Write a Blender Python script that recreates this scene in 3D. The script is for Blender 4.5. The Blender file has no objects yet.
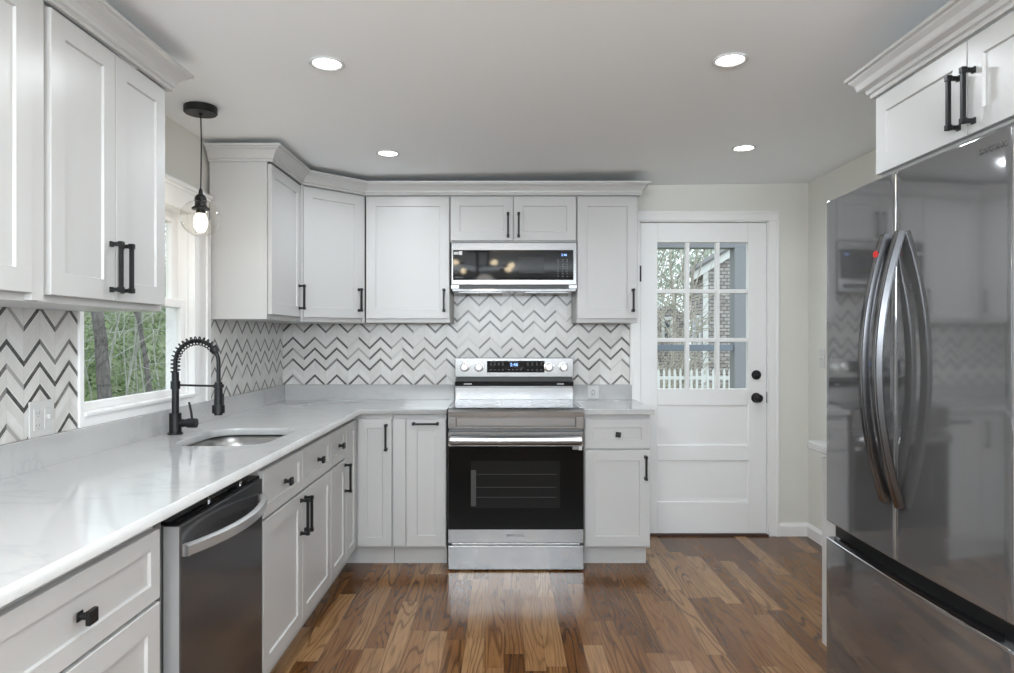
import bpy, bmesh, math, random
from mathutils import Vector, Matrix
random.seed(7)
C = bpy.context.scene.collection
SC = bpy.context.scene
PI = math.pi

# ------------------------------------------------------------------ camera
FPX = 685.0
cam = bpy.data.cameras.new('camera')
cam.sensor_fit = 'HORIZONTAL'; cam.sensor_width = 36.0
cam.lens = FPX / 1014 * 36.0
cam.shift_x = 3.0 / 1014; cam.shift_y = 1.0 / 1014
cam.clip_start = 0.02; cam.clip_end = 200
cam_o = bpy.data.objects.new('camera', cam); C.objects.link(cam_o)
H = 1.297
cam_o.location = (0, 0, H); cam_o.rotation_euler = (PI / 2, 0, 0)
SC.camera = cam_o

# ------------------------------------------------------------------ sky, fill lamps, exposure
w = bpy.data.worlds.new('sky'); SC.world = w; w.use_nodes = True
w.node_tree.nodes['Background'].inputs[0].default_value = (0.80, 0.88, 0.96, 1)
w.node_tree.nodes['Background'].inputs[1].default_value = 1.55
SC.view_settings.view_transform = 'Standard'
SC.view_settings.look = 'None'
SC.view_settings.exposure = 0.46
SC.view_settings.gamma = 1.0
SC.view_settings.use_curve_mapping = False
SC.cycles.use_denoising = True
SC.cycles.max_bounces = 12; SC.cycles.diffuse_bounces = 6; SC.cycles.glossy_bounces = 6
SC.cycles.transparent_max_bounces = 16; SC.cycles.transmission_bounces = 8
SC.cycles.sample_clamp_indirect = 6.0
SC.cycles.caustics_reflective = False; SC.cycles.caustics_refractive = False

def area_lamp(name, loc, rot, sx, sy, power, col=(1, 1, 1), spread=PI):
    d = bpy.data.lights.new(name, 'AREA'); d.shape = 'RECTANGLE'
    d.size = sx; d.size_y = sy; d.energy = power; d.color = col; d.spread = spread
    o = bpy.data.objects.new(name, d); C.objects.link(o)
    o.location = loc; o.rotation_euler = rot
    return o
# cool fill lamps added out of view
FILL_COL = (0.85, 0.935, 1.0)
area_lamp('rear_fill', (0.25, -2.92, 1.72), (PI / 2, 0, 0), 3.2, 0.85, 12, FILL_COL)
area_lamp('side_fill', (1.93, -0.9, 1.2), (PI / 2, 0, PI / 2), 1.8, 1.9, 10, FILL_COL)
# extra ceiling lamps added over the unseen half to lift the light
for yy_ in (1.15, -0.1, -1.4):
    for xx_ in (-0.55, 0.60):
        area_lamp('can_or_fill_lamp', (xx_, yy_, 2.308 - (1.99 - xx_) * 0.0155 - 0.012), (0, 0, 0), 0.10, 0.10, 4.4, (0.88, 0.95, 1.0), math.radians(160)).data.shape = 'DISK'
# soft fill lamp added behind the camera, turned up to the ceiling
area_lamp('soft_uplight', (-0.20, -1.6, 1.68), (math.radians(128), 0, math.radians(-5)), 2.8, 0.55, 100, FILL_COL)

# ------------------------------------------------------------------ materials
def mat(name, col=(0.8, 0.8, 0.8), rough=0.5, metal=0.0, spec=0.5, coat=0.0):
    m = bpy.data.materials.new(name); m.use_nodes = True
    b = m.node_tree.nodes['Principled BSDF']
    b.inputs['Base Color'].default_value = (*col, 1)
    b.inputs['Roughness'].default_value = rough
    b.inputs['Metallic'].default_value = metal
    b.inputs['Specular IOR Level'].default_value = spec
    b.inputs['Coat Weight'].default_value = coat
    return m
class G:
    """small node-graph helper"""
    def __init__(s, m): s.nt = m.node_tree; s.N = s.nt.nodes; s.b = s.N.get('Principled BSDF')
    def n(s, t, **kw):
        x = s.N.new(t)
        for k, v in kw.items(): setattr(x, k, v)
        return x
    def put(s, sock, v):
        if hasattr(v, 'is_output'): s.nt.links.new(v, sock)
        elif v is not None: sock.default_value = v
    def m(s, op, a, b=None, c=None):
        x = s.n('ShaderNodeMath', operation=op); s.put(x.inputs[0], a)
        if b is not None: s.put(x.inputs[1], b)
        if c is not None: s.put(x.inputs[2], c)
        return x.outputs[0]
    def xyz(s):
        g = s.n('ShaderNodeNewGeometry'); x = s.n('ShaderNodeSeparateXYZ')
        s.nt.links.new(g.outputs['Position'], x.inputs[0]); return x.outputs
    def comb(s, x=0.0, y=0.0, z=0.0):
        c = s.n('ShaderNodeCombineXYZ')
        for i, v in enumerate((x, y, z)): s.put(c.inputs[i], v)
        return c.outputs[0]
    def noise(s, vec, scale, detail=3.0, rough=0.5, dist=0.0):
        x = s.n('ShaderNodeTexNoise'); s.put(x.inputs['Vector'], vec); x.inputs['Scale'].default_value = scale
        x.inputs['Detail'].default_value = detail; x.inputs['Roughness'].default_value = rough
        x.inputs['Distortion'].default_value = dist; return x.outputs['Fac']
    def white(s, vec):
        x = s.n('ShaderNodeTexWhiteNoise'); x.noise_dimensions = '3D'; s.put(x.inputs['Vector'], vec); return x.outputs['Value']
    def ramp(s, fac, stops, interp='LINEAR'):
        r = s.n('ShaderNodeValToRGB'); cr = r.color_ramp; cr.interpolation = interp
        while len(cr.elements) > 1: cr.elements.remove(cr.elements[-1])
        for i, (p, c) in enumerate(stops):
            e = cr.elements[0] if i == 0 else cr.elements.new(p)
            e.position = p; e.color = (*c, 1) if len(c) == 3 else c
        s.put(r.inputs[0], fac); return r.outputs[0]
    def mix(s, f, a, b, blend='MIX'):
        x = s.n('ShaderNodeMix', data_type='RGBA', blend_type=blend)
        s.put(x.inputs['Factor'], f)
        for k, v in (('A', a), ('B', b)):
            sock = [i for i in x.inputs if i.name == k and i.type == 'RGBA'][0]
            s.put(sock, (*v, 1) if isinstance(v, tuple) and len(v) == 3 else v)
        return [o for o in x.outputs if o.type == 'RGBA'][0]
    def bump(s, h, strength=0.2, dist=0.002):
        x = s.n('ShaderNodeBump'); x.inputs['Strength'].default_value = strength; x.inputs['Distance'].default_value = dist
        s.put(x.inputs['Height'], h); s.nt.links.new(x.outputs[0], s.b.inputs['Normal'])
    def base(s, c): s.put(s.b.inputs['Base Color'], c)

M = {}
M['cab'] = mat('white_cabinet_paint', (0.525, 0.522, 0.52), 0.34)
g = G(M['cab']); p = g.n('ShaderNodeNewGeometry').outputs['Position']
g.bump(g.noise(p, 60, 2), 0.02, 0.001)
M['trim'] = mat('white_trim_paint', (0.85, 0.85, 0.85), 0.38)
M['doorpaint'] = mat('white_door_paint', (0.84, 0.845, 0.85), 0.35)
M['wall'] = mat('greige_wall_paint', (0.73, 0.725, 0.685), 0.7)
g = G(M['wall']); p = g.n('ShaderNodeNewGeometry').outputs['Position']
g.bump(g.noise(p, 180, 2), 0.04, 0.001)
M['ceil'] = mat('ceiling_paint', (0.90, 0.925, 0.945), 0.8)
M['rearwall'] = mat('rear_wall_paint', (0.68, 0.67, 0.65), 0.7)
M['black'] = mat('matte_black_metal', (0.012, 0.012, 0.013), 0.42, 0.4)
M['blackplastic'] = mat('black_plastic', (0.012, 0.012, 0.012), 0.4)
M['blackgloss'] = mat('black_glass', (0.006, 0.006, 0.007), 0.045, 0, 0.25)
M['mwwindow'] = mat('microwave_window_mesh', (0.013, 0.013, 0.013), 0.08, 0, 0.25)
M['ovenglass'] = mat('oven_black_glass', (0.005, 0.005, 0.005), 0.10, 0, 0.10)
M['ovenwin'] = mat('oven_window_glass', (0.012, 0.012, 0.012), 0.10, 0, 0.12)
M['cooktop'] = mat('cooktop_glass', (0.03, 0.03, 0.032), 0.24, 0.0, 0.4, 0.0)
M['rack'] = mat('oven_rack_wire', (0.045, 0.045, 0.045), 0.4, 0.3)
def steel(name, col, rough, scale=(1, 1, 60), amp=0.05, metal=1.0):
    m = mat(name, col, rough, metal); g = G(m)
    tc = g.n('ShaderNodeTexCoord'); mp = g.n('ShaderNodeMapping'); mp.inputs['Scale'].default_value = scale
    g.nt.links.new(tc.outputs['Object'], mp.inputs['Vector'])
    f = g.noise(mp.outputs[0], 14, 3)
    g.put(g.b.inputs['Roughness'], g.m('MULTIPLY_ADD', f, amp * 2, rough - amp))
    return m
M['steel'] = steel('brushed_stainless', (0.29, 0.29, 0.292), 0.22, (0.5, 0.5, 70), 0.02)
M['mwsteel'] = steel('microwave_stainless', (0.20, 0.20, 0.202), 0.26, (0.5, 0.5, 70), 0.02)
M['barsteel'] = mat('bright_bar_steel', (0.62, 0.62, 0.625), 0.30, 0.85)
M['edgegrey'] = mat('grey_door_edge', (0.40, 0.40, 0.405), 0.35, 0.3)
M['dsteel'] = steel('dark_stainless', (0.26, 0.26, 0.265), 0.06, (60, 60, 1), 0.008, 0.75)
M['dwsteel'] = steel('dishwasher_dark_stainless', (0.115, 0.115, 0.12), 0.13, (1, 1, 60), 0.02, 0.65)
M['sinksteel'] = steel('sink_stainless', (0.36, 0.355, 0.35), 0.36, (1, 30, 1))
M['chrome'] = mat('satin_chrome', (0.75, 0.75, 0.76), 0.14, 1.0)
M['grey'] = mat('grey_marking', (0.22, 0.22, 0.22), 0.5)
M['lightgrey'] = mat('light_grey_marking', (0.6, 0.6, 0.6), 0.5)
M['red'] = mat('red_sticker', (0.55, 0.02, 0.02), 0.4)
M['whiteplastic'] = mat('white_plastic', (0.62, 0.62, 0.615), 0.35)
M['greyplastic'] = mat('grey_plastic', (0.25, 0.25, 0.25), 0.4)
M['darkgrey'] = mat('grey_gasket', (0.10, 0.10, 0.10), 0.6)  # plain dark grey, used for the refrigerator lettering

def emis(name, col, s, base=(0.8, 0.8, 0.8)):
    m = mat(name, base, 0.5); b = m.node_tree.nodes['Principled BSDF']
    b.inputs['Emission Color'].default_value = (*col, 1); b.inputs['Emission Strength'].default_value = s
    return m
M['led'] = emis('downlight_lens', (1, 0.98, 0.95), 9)
M['bulb'] = emis('warm_bulb', (1, 0.88, 0.68), 1.7)
M['filament'] = emis('bright_bulb', (1, 0.82, 0.55), 30)
M['blue'] = emis('blue_digits', (0.25, 0.45, 1.0), 2.2, (0.05, 0.05, 0.05))

# quartz
M['quartz'] = mat('white_quartz', (0.82, 0.82, 0.82), 0.10, 0, 0.5)
g = G(M['quartz']); p = g.n('ShaderNodeNewGeometry').outputs['Position']
n1 = g.noise(p, 1.6, 6, 0.6, 1.2)
v = g.m('ABSOLUTE', g.m('SUBTRACT', n1, 0.5))
g.base(g.ramp(v, [(0.0, (0.43, 0.43, 0.435)), (0.015, (0.46, 0.46, 0.46)), (0.05, (0.475, 0.474, 0.473)), (1, (0.475, 0.474, 0.473))]))

# clear glass: transparent with a slight reflection
def clear(name, tint=(1, 1, 1), refl=0.06, rough=0.0):
    m = bpy.data.materials.new(name); m.use_nodes = True; nt = m.node_tree; nt.nodes.clear()
    o = nt.nodes.new('ShaderNodeOutputMaterial'); mx = nt.nodes.new('ShaderNodeMixShader')
    t = nt.nodes.new('ShaderNodeBsdfTransparent'); t.inputs[0].default_value = (*tint, 1)
    gl = nt.nodes.new('ShaderNodeBsdfGlossy'); gl.inputs['Roughness'].default_value = rough
    lw = nt.nodes.new('ShaderNodeLayerWeight'); lw.inputs['Blend'].default_value = 0.5
    pw = nt.nodes.new('ShaderNodeMath'); pw.operation = 'POWER'; pw.inputs[1].default_value = 4.0
    ma = nt.nodes.new('ShaderNodeMath'); ma.operation = 'MULTIPLY_ADD'; ma.inputs[1].default_value = refl; ma.inputs[2].default_value = 0.03
    nt.links.new(lw.outputs['Facing'], pw.inputs[0]); nt.links.new(pw.outputs[0], ma.inputs[0]); nt.links.new(ma.outputs[0], mx.inputs[0]); nt.links.new(t.outputs[0], mx.inputs[1]); nt.links.new(gl.outputs[0], mx.inputs[2])
    nt.links.new(mx.outputs[0], o.inputs[0]); return m
M['pane'] = clear('window_glass', (0.97, 0.98, 0.97), 0.5)
M['globe'] = clear('pendant_glass', (0.985, 0.98, 0.965), 1.0)

# hardwood floor
M['floor'] = mat('oak_floor', (0.2, 0.1, 0.05), 0.24, 0, 0.4)
g = G(M['floor']); X, Y, Z = g.xyz()[:3]
PW = 0.083
u = g.m('DIVIDE', X, PW); ci = g.m('FLOOR', u); fu = g.m('FRACT', u)
off = g.white(g.comb(ci, 3.1, 0.0))
vv = g.m('ADD', g.m('DIVIDE', Y, 0.72), g.m('MULTIPLY', off, 7.0)); ri = g.m('FLOOR', vv); fv = g.m('FRACT', vv)
pid = g.white(g.comb(ci, ri, 1.7)); pid2 = g.white(g.comb(ci, ri, 9.2))
tone = g.ramp(pid, [(0, (0.096, 0.038, 0.012)), (0.35, (0.165, 0.072, 0.024)), (0.65, (0.225, 0.108, 0.040)), (1, (0.33, 0.19, 0.09))])
sx = g.m('ADD', g.m('MULTIPLY', X, 9.0), g.m('MULTIPLY', pid, 40.0))
sy = g.m('ADD', g.m('MULTIPLY', Y, 0.85), g.m('MULTIPLY', pid2, 23.0))
fld = g.noise(g.comb(sx, sy, 0.0), 1.0, 1.5, 0.45, 0.25)
ring = g.m('PINGPONG', g.m('MULTIPLY', fld, 15.0), 0.5)
grain = g.ramp(g.m('MULTIPLY', ring, 2.0), [(0.0, (0.38, 0.33, 0.28)), (0.22, (0.66, 0.62, 0.58)), (0.42, (1, 1, 1)), (1, (1.04, 1.03, 1.02))])
fib = g.noise(g.comb(g.m('MULTIPLY', X, 210.0), g.m('MULTIPLY', Y, 7.0), 0.0), 1.0, 2.0)
fibc = g.ramp(fib, [(0.3, (0.72, 0.69, 0.66)), (0.55, (1, 1, 1)), (0.8, (1.12, 1.12, 1.12))])
c = g.mix(g.m('MULTIPLY_ADD', pid2, 0.6, 0.4), tone, grain, 'MULTIPLY'); c = g.mix(1.0, c, fibc, 'MULTIPLY')
patch = g.ramp(g.noise(g.comb(X, Y, 0.0), 1.3, 3.0), [(0.3, (0.86, 0.84, 0.82)), (0.7, (1.06, 1.08, 1.10))])
c = g.mix(1.0, c, patch, 'MULTIPLY')
eu = g.m('MINIMUM', fu, g.m('SUBTRACT', 1.0, fu)); ev = g.m('MULTIPLY', g.m('MINIMUM', fv, g.m('SUBTRACT', 1.0, fv)), 0.72 / PW)
seam = g.m('LESS_THAN', g.m('MINIMUM', eu, ev), 0.010)
c = g.mix(g.m('MULTIPLY', seam, 0.6), c, (0.04, 0.02, 0.01))
g.base(c)
g.put(g.b.inputs['Roughness'], g.m('MULTIPLY_ADD', g.noise(g.comb(X, Y, 0.0), 6.0, 3.0), 0.10, 0.15))
g.bump(g.m('SUBTRACT', g.m('MULTIPLY', ring, 0.3), seam), 0.05, 0.001)

# chevron marble tile
def tile_mat(name, axis, peak, zoff):
    m = mat(name, (0.7, 0.69, 0.67), 0.28); g = G(m); xs = g.xyz(); U = xs[axis]; Zz = xs[2]
    P = 0.0715
    k = g.m('DIVIDE', g.m('SUBTRACT', U, peak), P)
    d = g.m('MULTIPLY', g.m('PINGPONG', k, 1.0), P)           # distance to the nearest peak
    col = g.m('FLOOR', k)
    vz = g.m('ADD', Zz, g.m('MULTIPLY', d, 0.97))              # height measured along the chevron
    un = 0.0351
    vr = g.m('DIVIDE', g.m('SUBTRACT', vz, 1.050 + zoff - 0.5 * un), un)    # row units, rows centred on whole numbers + .5
    row = g.m('FLOOR', vr); fr = g.m('FRACT', vr)
    inrow = None
    for r in (-5, -3, 0, 3, 5, 7, 10, 12, 15, 17):
        e = g.m('COMPARE', row, float(r), 0.1)
        inrow = e if inrow is None else g.m('ADD', inrow, e)
    stripe = g.m('MULTIPLY', g.m('LESS_THAN', g.m('ABSOLUTE', g.m('SUBTRACT', fr, 0.5)), 0.25), inrow)
    rnd = g.white(g.comb(col, row, 4.4))
    pos = g.n('ShaderNodeNewGeometry').outputs['Position']
    vein = g.noise(pos, 55, 4, 0.6, 1.0)
    dark = g.ramp(rnd, [(0.0, (0.030, 0.029, 0.027)), (0.36, (0.085, 0.08, 0.075)), (0.60, (0.19, 0.18, 0.17)), (0.82, (0.40, 0.385, 0.37)), (0.93, (0.60, 0.59, 0.57))], 'CONSTANT')
    dark = g.mix(g.m('MULTIPLY', g.m('POWER', vein, 3.0), 0.9), dark, (0.45, 0.44, 0.43))
    wr = g.white(g.comb(col, row, 8.8))
    wh = g.ramp(wr, [(0.0, (0.66, 0.645, 0.625)), (0.5, (0.70, 0.69, 0.675)), (1.0, (0.74, 0.735, 0.725))])
    soft = g.noise(pos, 9, 5, 0.6, 1.5)
    wh = g.mix(1.0, wh, g.ramp(soft, [(0.3, (0.93, 0.925, 0.92)), (0.6, (1.02, 1.02, 1.02))]), 'MULTIPLY')
    line = g.m('LESS_THAN', g.m('ABSOLUTE', g.m('SUBTRACT', fr, 0.0)), 0.05)
    kf = g.m('FRACT', k)
    cl = g.m('LESS_THAN', g.m('MINIMUM', kf, g.m('SUBTRACT', 1.0, kf)), 0.018)
    lines = g.m('MULTIPLY', g.m('MAXIMUM', line, cl), 0.55)
    cc = g.mix(lines, wh, (0.55, 0.54, 0.52))
    g.base(g.mix(stripe, cc, dark)); return m
M['tile_back'] = tile_mat('chevron_marble_back', 0, (448 / 3.9 + 200 - 504) / 153.24, 0.0)
M['tile_left'] = tile_mat('chevron_marble_left', 1, 2.129, -0.010)

# ------------------------------------------------------------------ mesh helpers
class MB:
    def __init__(s): s.v = []; s.f = []
    def add(s, vs, fs):
        o = len(s.v); s.v += [tuple(a) for a in vs]; s.f += [tuple(i + o for i in f) for f in fs]; return s
    def box(s, x0, x1, y0, y1, z0, z1):
        x0, x1 = sorted((x0, x1)); y0, y1 = sorted((y0, y1)); z0, z1 = sorted((z0, z1))
        return s.add([(x0, y0, z0), (x1, y0, z0), (x1, y1, z0), (x0, y1, z0), (x0, y0, z1), (x1, y0, z1), (x1, y1, z1), (x0, y1, z1)],
                     [(3, 2, 1, 0), (4, 5, 6, 7), (0, 1, 5, 4), (1, 2, 6, 5), (2, 3, 7, 6), (3, 0, 4, 7)])
    def tube(s, pts, r, n=10, cap=True):
        pts = [Vector(p) for p in pts]; rs = r if isinstance(r, (list, tuple)) else [r] * len(pts)
        rings = []; up = None
        for i, p in enumerate(pts):
            t = (pts[min(i + 1, len(pts) - 1)] - pts[max(i - 1, 0)]).normalized()
            if up is None: up = Vector((0, 0, 1)) if abs(t.z) < 0.9 else Vector((1, 0, 0))
            a = (up - t * up.dot(t)).normalized(); b = t.cross(a); up = a
            rings.append([p + (a * math.cos(2 * PI * k / n) + b * math.sin(2 * PI * k / n)) * rs[i] for k in range(n)])
        vs = [q for ring in rings for q in ring]; fs = []
        for i in range(len(pts) - 1):
            for k in range(n):
                fs.append((i * n + k, i * n + (k + 1) % n, (i + 1) * n + (k + 1) % n, (i + 1) * n + k))
        if cap:
            fs.append(tuple(range(n - 1, -1, -1))); fs.append(tuple((len(pts) - 1) * n + k for k in range(n)))
        return s.add(vs, fs)
    def cyl(s, p0, p1, r, n=20, r1=None): return s.tube([p0, p1], [r, r if r1 is None else r1], n)
    def lathe(s, prof, c=(0, 0, 0), axis='Z', n=32, cap=False):
        vs = []; fs = []
        for (r, h) in prof:
            for k in range(n):
                a = 2 * PI * k / n; q = (r * math.cos(a), r * math.sin(a), h)
                if axis == 'Y': q = (q[0], -q[2], q[1])          # height runs towards -Y (the front)
                if axis == 'X': q = (q[2], q[0], q[1])
                vs.append((q[0] + c[0], q[1] + c[1], q[2] + c[2]))
        m = len(prof)
        for i in range(m - 1):
            for k in range(n): fs.append((i * n + k, i * n + (k + 1) % n, (i + 1) * n + (k + 1) % n, (i + 1) * n + k))
        if cap: fs.append(tuple(range(n - 1, -1, -1))); fs.append(tuple((m - 1) * n + k for k in range(n)))
        return s.add(vs, fs)
    def prism(s, poly, y0, y1):
        """polygon of (x, z) extruded along y"""
        n = len(poly); vs = [(x, y0, z) for x, z in poly] + [(x, y1, z) for x, z in poly]
        fs = [tuple(range(n)), tuple(range(2 * n - 1, n - 1, -1))] + [(i, i + n, (i + 1) % n + n, (i + 1) % n) for i in range(n)]
        return s.add(vs, fs)
    def shaker(s, x0, x1, z0, z1, y=0.0, th=0.02, rail=0.057, rec=0.007, top=None):
        rt = top if top is not None else rail
        b = y + th; e = 0.0025
        R = lambda i, yy, d=0: [(x0 + i * 1 + d, yy, z0 + i + d), (x1 - i - d, yy, z0 + i + d), (x1 - i - d, yy, z1 - (rt if i else 0) - d), (x0 + i + d, yy, z1 - (rt if i else 0) - d)]
        ch = 0.0015
        o0 = [(x0, b, z0), (x1, b, z0), (x1, b, z1), (x0, b, z1)]
        o1 = [(x0, y + ch, z0), (x1, y + ch, z0), (x1, y + ch, z1), (x0, y + ch, z1)]
        o2 = [(x0 + ch, y, z0 + ch), (x1 - ch, y, z0 + ch), (x1 - ch, y, z1 - ch), (x0 + ch, y, z1 - ch)]
        i1 = R(rail, y); i2 = R(rail, y + rec, e)
        vs = o0 + o1 + o2 + i1 + i2; fs = [(3, 2, 1, 0)]
        for k in range(4):
            for q in range(4): fs.append((k * 4 + q, k * 4 + (q + 1) % 4, k * 4 + 4 + (q + 1) % 4, k * 4 + 4 + q))
        fs.append((16, 17, 18, 19)); return s.add(vs, fs)
    def xf(s, mtx):
        s.v = [tuple(mtx @ Vector(p)) for p in s.v]; return s
    def build(s, name, m, parent=None, bevel=0.0, smooth=False, seg=2):
        me = bpy.data.meshes.new(name); me.from_pydata(s.v, [], s.f); me.update()
        bm = bmesh.new(); bm.from_mesh(me); bmesh.ops.recalc_face_normals(bm, faces=bm.faces); bm.to_mesh(me); bm.free()
        return link(name, me, m, parent, bevel, smooth, seg)
def link(name, me, m, parent=None, bevel=0.0, smooth=False, seg=2):
    o = bpy.data.objects.new(name, me); C.objects.link(o); me.materials.append(M[m] if isinstance(m, str) else m)
    if parent is not None: o.parent = parent
    if bevel:
        b = o.modifiers.new('edge', 'BEVEL'); b.width = bevel; b.segments = seg; b.limit_method = 'ANGLE'; b.angle_limit = math.radians(40)
        b.harden_normals = False
    if smooth:
        for p in me.polygons: p.use_smooth = True
    if smooth == 'auto' or (bevel and smooth):
        pass
    return o
def tag(o, label=None, cat=None, group=None, kind=None):
    for k, v in (('label', label), ('category', cat), ('group', group), ('kind', kind)):
        if v: o[k] = v
    return o
def thing(name, label, cat, loc=(0, 0, 0), rz=0.0, group=None, kind=None):
    o = bpy.data.objects.new(name, None); C.objects.link(o); o.location = loc; o.rotation_euler = (0, 0, rz)
    o.empty_display_size = 0.1
    return tag(o, label, cat, group, kind)
def curve_to_mesh(cu, name):
    o = bpy.data.objects.new(name + '_tmp', cu); C.objects.link(o)
    dg = bpy.context.evaluated_depsgraph_get(); dg.update()
    me = bpy.data.meshes.new_from_object(o.evaluated_get(dg)); me.name = name
    bpy.data.objects.remove(o); bpy.data.curves.remove(cu)
    me.materials.clear(); return me
def text(body, name, size, m, parent, loc, extrude=0.0006, align='CENTER'):
    cu = bpy.data.curves.new(name, 'FONT'); cu.body = body; cu.size = size; cu.extrude = extrude
    cu.align_x = align; cu.align_y = 'CENTER'; cu.resolution_u = 3
    me = curve_to_mesh(cu, name)
    me.transform(Matrix.Translation(loc) @ Matrix.Rotation(PI / 2, 4, 'X'))
    return link(name, me, m, parent)
def outline_slab(loops, z0, z1, name, m, parent=None, bev=0.002):
    """flat slab with holes from 2D loops"""
    cu = bpy.data.curves.new(name, 'CURVE'); cu.dimensions = '2D'; cu.fill_mode = 'BOTH'
    cu.extrude = (z1 - z0) / 2 - bev; cu.bevel_depth = bev; cu.bevel_resolution = 1; cu.offset = -bev
    for lp in loops:
        sp = cu.splines.new('POLY'); sp.points.add(len(lp) - 1); sp.use_cyclic_u = True
        for i, (x, y) in enumerate(lp): sp.points[i].co = (x, y, 0, 1)
    me = curve_to_mesh(cu, name); me.transform(Matrix.Translation((0, 0, (z0 + z1) / 2)))
    return link(name, me, m, parent)
def rrect(x0, x1, y0, y1, r, n=8):
    pts = []
    for (cx, cy, a0) in ((x1 - r, y1 - r, 0), (x0 + r, y1 - r, PI / 2), (x0 + r, y0 + r, PI), (x1 - r, y0 + r, 1.5 * PI)):
        for k in range(n + 1):
            a = a0 + PI / 2 * k / n; pts.append((cx + r * math.cos(a), cy + r * math.sin(a)))
    return pts
def sweep(prof, path, name, m, parent=None):
    """profile (out, z) swept along a 2D path, outward = right-hand side; mitred corners"""
    P = [Vector(p) for p in path]; vs = []; fs = []; n = len(prof)
    for i, p in enumerate(P):
        d0 = (P[i] - P[i - 1]).normalized() if i else (P[1] - P[0]).normalized()
        d1 = (P[i + 1] - P[i]).normalized() if i < len(P) - 1 else d0
        n0 = Vector((d0.y, -d0.x)); n1 = Vector((d1.y, -d1.x)); b = (n0 + n1); b = b / b.length_squared * 2
        for (o, z) in prof: vs.append((p.x + b.x * o, p.y + b.y * o, z))
    for i in range(len(P) - 1):
        for k in range(n): fs.append((i * n + k, i * n + (k + 1) % n, (i + 1) * n + (k + 1) % n, (i + 1) * n + k))
    fs.append(tuple(range(n))); fs.append(tuple((len(P) - 1) * n + k for k in range(n - 1, -1, -1)))
    return MB().add(vs, fs).build(name, m, parent)

# ------------------------------------------------------------------ shell of the room
XL, XR, YB, YR = -1.46, 1.99, 4.48, -3.0
TL, TB = -1.4425, 4.47           # tile faces
ceil_z = lambda x: 2.308 - (1.99 - x) * 0.0155
def struct(o): return tag(o, kind='structure')
mb = MB().box(XL - 0.1, XR + 0.1, YR - 0.1, YB + 0.12, -0.06, 0.0); struct(mb.build('floor', 'floor'))
vs = [(XL - 0.1, YR - 0.1, ceil_z(XL - 0.1)), (XR + 0.1, YR - 0.1, ceil_z(XR + 0.1)), (XR + 0.1, YB + 0.12, ceil_z(XR + 0.1)), (XL - 0.1, YB + 0.12, ceil_z(XL - 0.1))]
mb = MB().add(vs + [(a, b, c + 0.08) for a, b, c in vs], [(0, 1, 2, 3), (7, 6, 5, 4), (0, 4, 5, 1), (1, 5, 6, 2), (2, 6, 7, 3), (3, 7, 4, 0)])
struct(mb.build('ceiling', 'ceil'))
WY0, WY1, WZ0, WZ1 = 2.343, 3.165, 1.03, 1.87     # kitchen window opening
zt = 2.40
mb = MB().box(XL - 0.1, XL, YR, WY0, 0, zt).box(XL - 0.1, XL, WY1, YB, 0, zt).box(XL - 0.1, XL, WY0, WY1, 0, WZ0).box(XL - 0.1, XL, WY0, WY1, WZ1, zt)
struct(mb.build('wall_left', 'wall'))
DX0, DX1, DZ = 0.885, 1.728, 2.06                  # exterior door opening
mb = MB().box(XL - 0.1, DX0, YB, YB + 0.12, 0, zt).box(DX1, XR + 0.1, YB, YB + 0.12, 0, zt).box(DX0, DX1, YB, YB + 0.12, DZ, zt)
struct(mb.build('wall_back', 'wall'))
struct(MB().box(XR, XR + 0.1, YR, YB, 0, zt).build('wall_right', 'wall'))
struct(MB().box(XL - 0.1, XR + 0.1, YR - 0.1, YR, 0, zt).build('wall_rear', 'rearwall'))
# baseboards, door casing, threshold
bbp = [(0, 0), (0.014, 0), (0.014, 0.066), (0.009, 0.076), (0.006, 0.085), (0, 0.085)]
struct(sweep(bbp, [(1.792, YB), (XR, YB)], 'baseboard_back', 'trim'))
struct(sweep(bbp, [(XR, YB), (XR, 2.66)], 'baseboard_right', 'trim'))
cas = MB()
for x0, x1 in ((DX1, DX1 + 0.064), (DX0 - 0.064, DX0)):
    cas.box(x0, x1, YB - 0.016, YB, 0, DZ)
    cas.box(x0 + (0.048 if x0 > 1 else 0), x0 + (0.064 if x0 > 1 else 0.016), YB - 0.024, YB - 0.016, 0, DZ)
cas.box(DX0 - 0.064, DX1 + 0.064, YB - 0.016, YB, DZ, DZ + 0.062).box(DX0 - 0.064, DX1 + 0.064, YB - 0.024, YB - 0.016, DZ + 0.046, DZ + 0.062)
struct(cas.build('trim_1', 'trim', bevel=0.002))
dj = MB().box(DX0, DX0 + 0.008, YB, YB + 0.12, 0, DZ).box(DX1 - 0.006, DX1, YB, YB + 0.12, 0, DZ).box(DX0, DX1, YB, YB + 0.12, DZ - 0.006, DZ)
dj.box(DX0, DX1, YB + 0.06, YB + 0.12, -0.0, 0.006)
struct(dj.build('trim_2', 'trim'))
M['thresh'] = mat('dark_threshold', (0.06, 0.03, 0.02), 0.4)
struct(MB().box(DX0, DX1, YB - 0.012, YB + 0.06, 0, 0.010).build('trim_3', 'thresh'))

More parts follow.
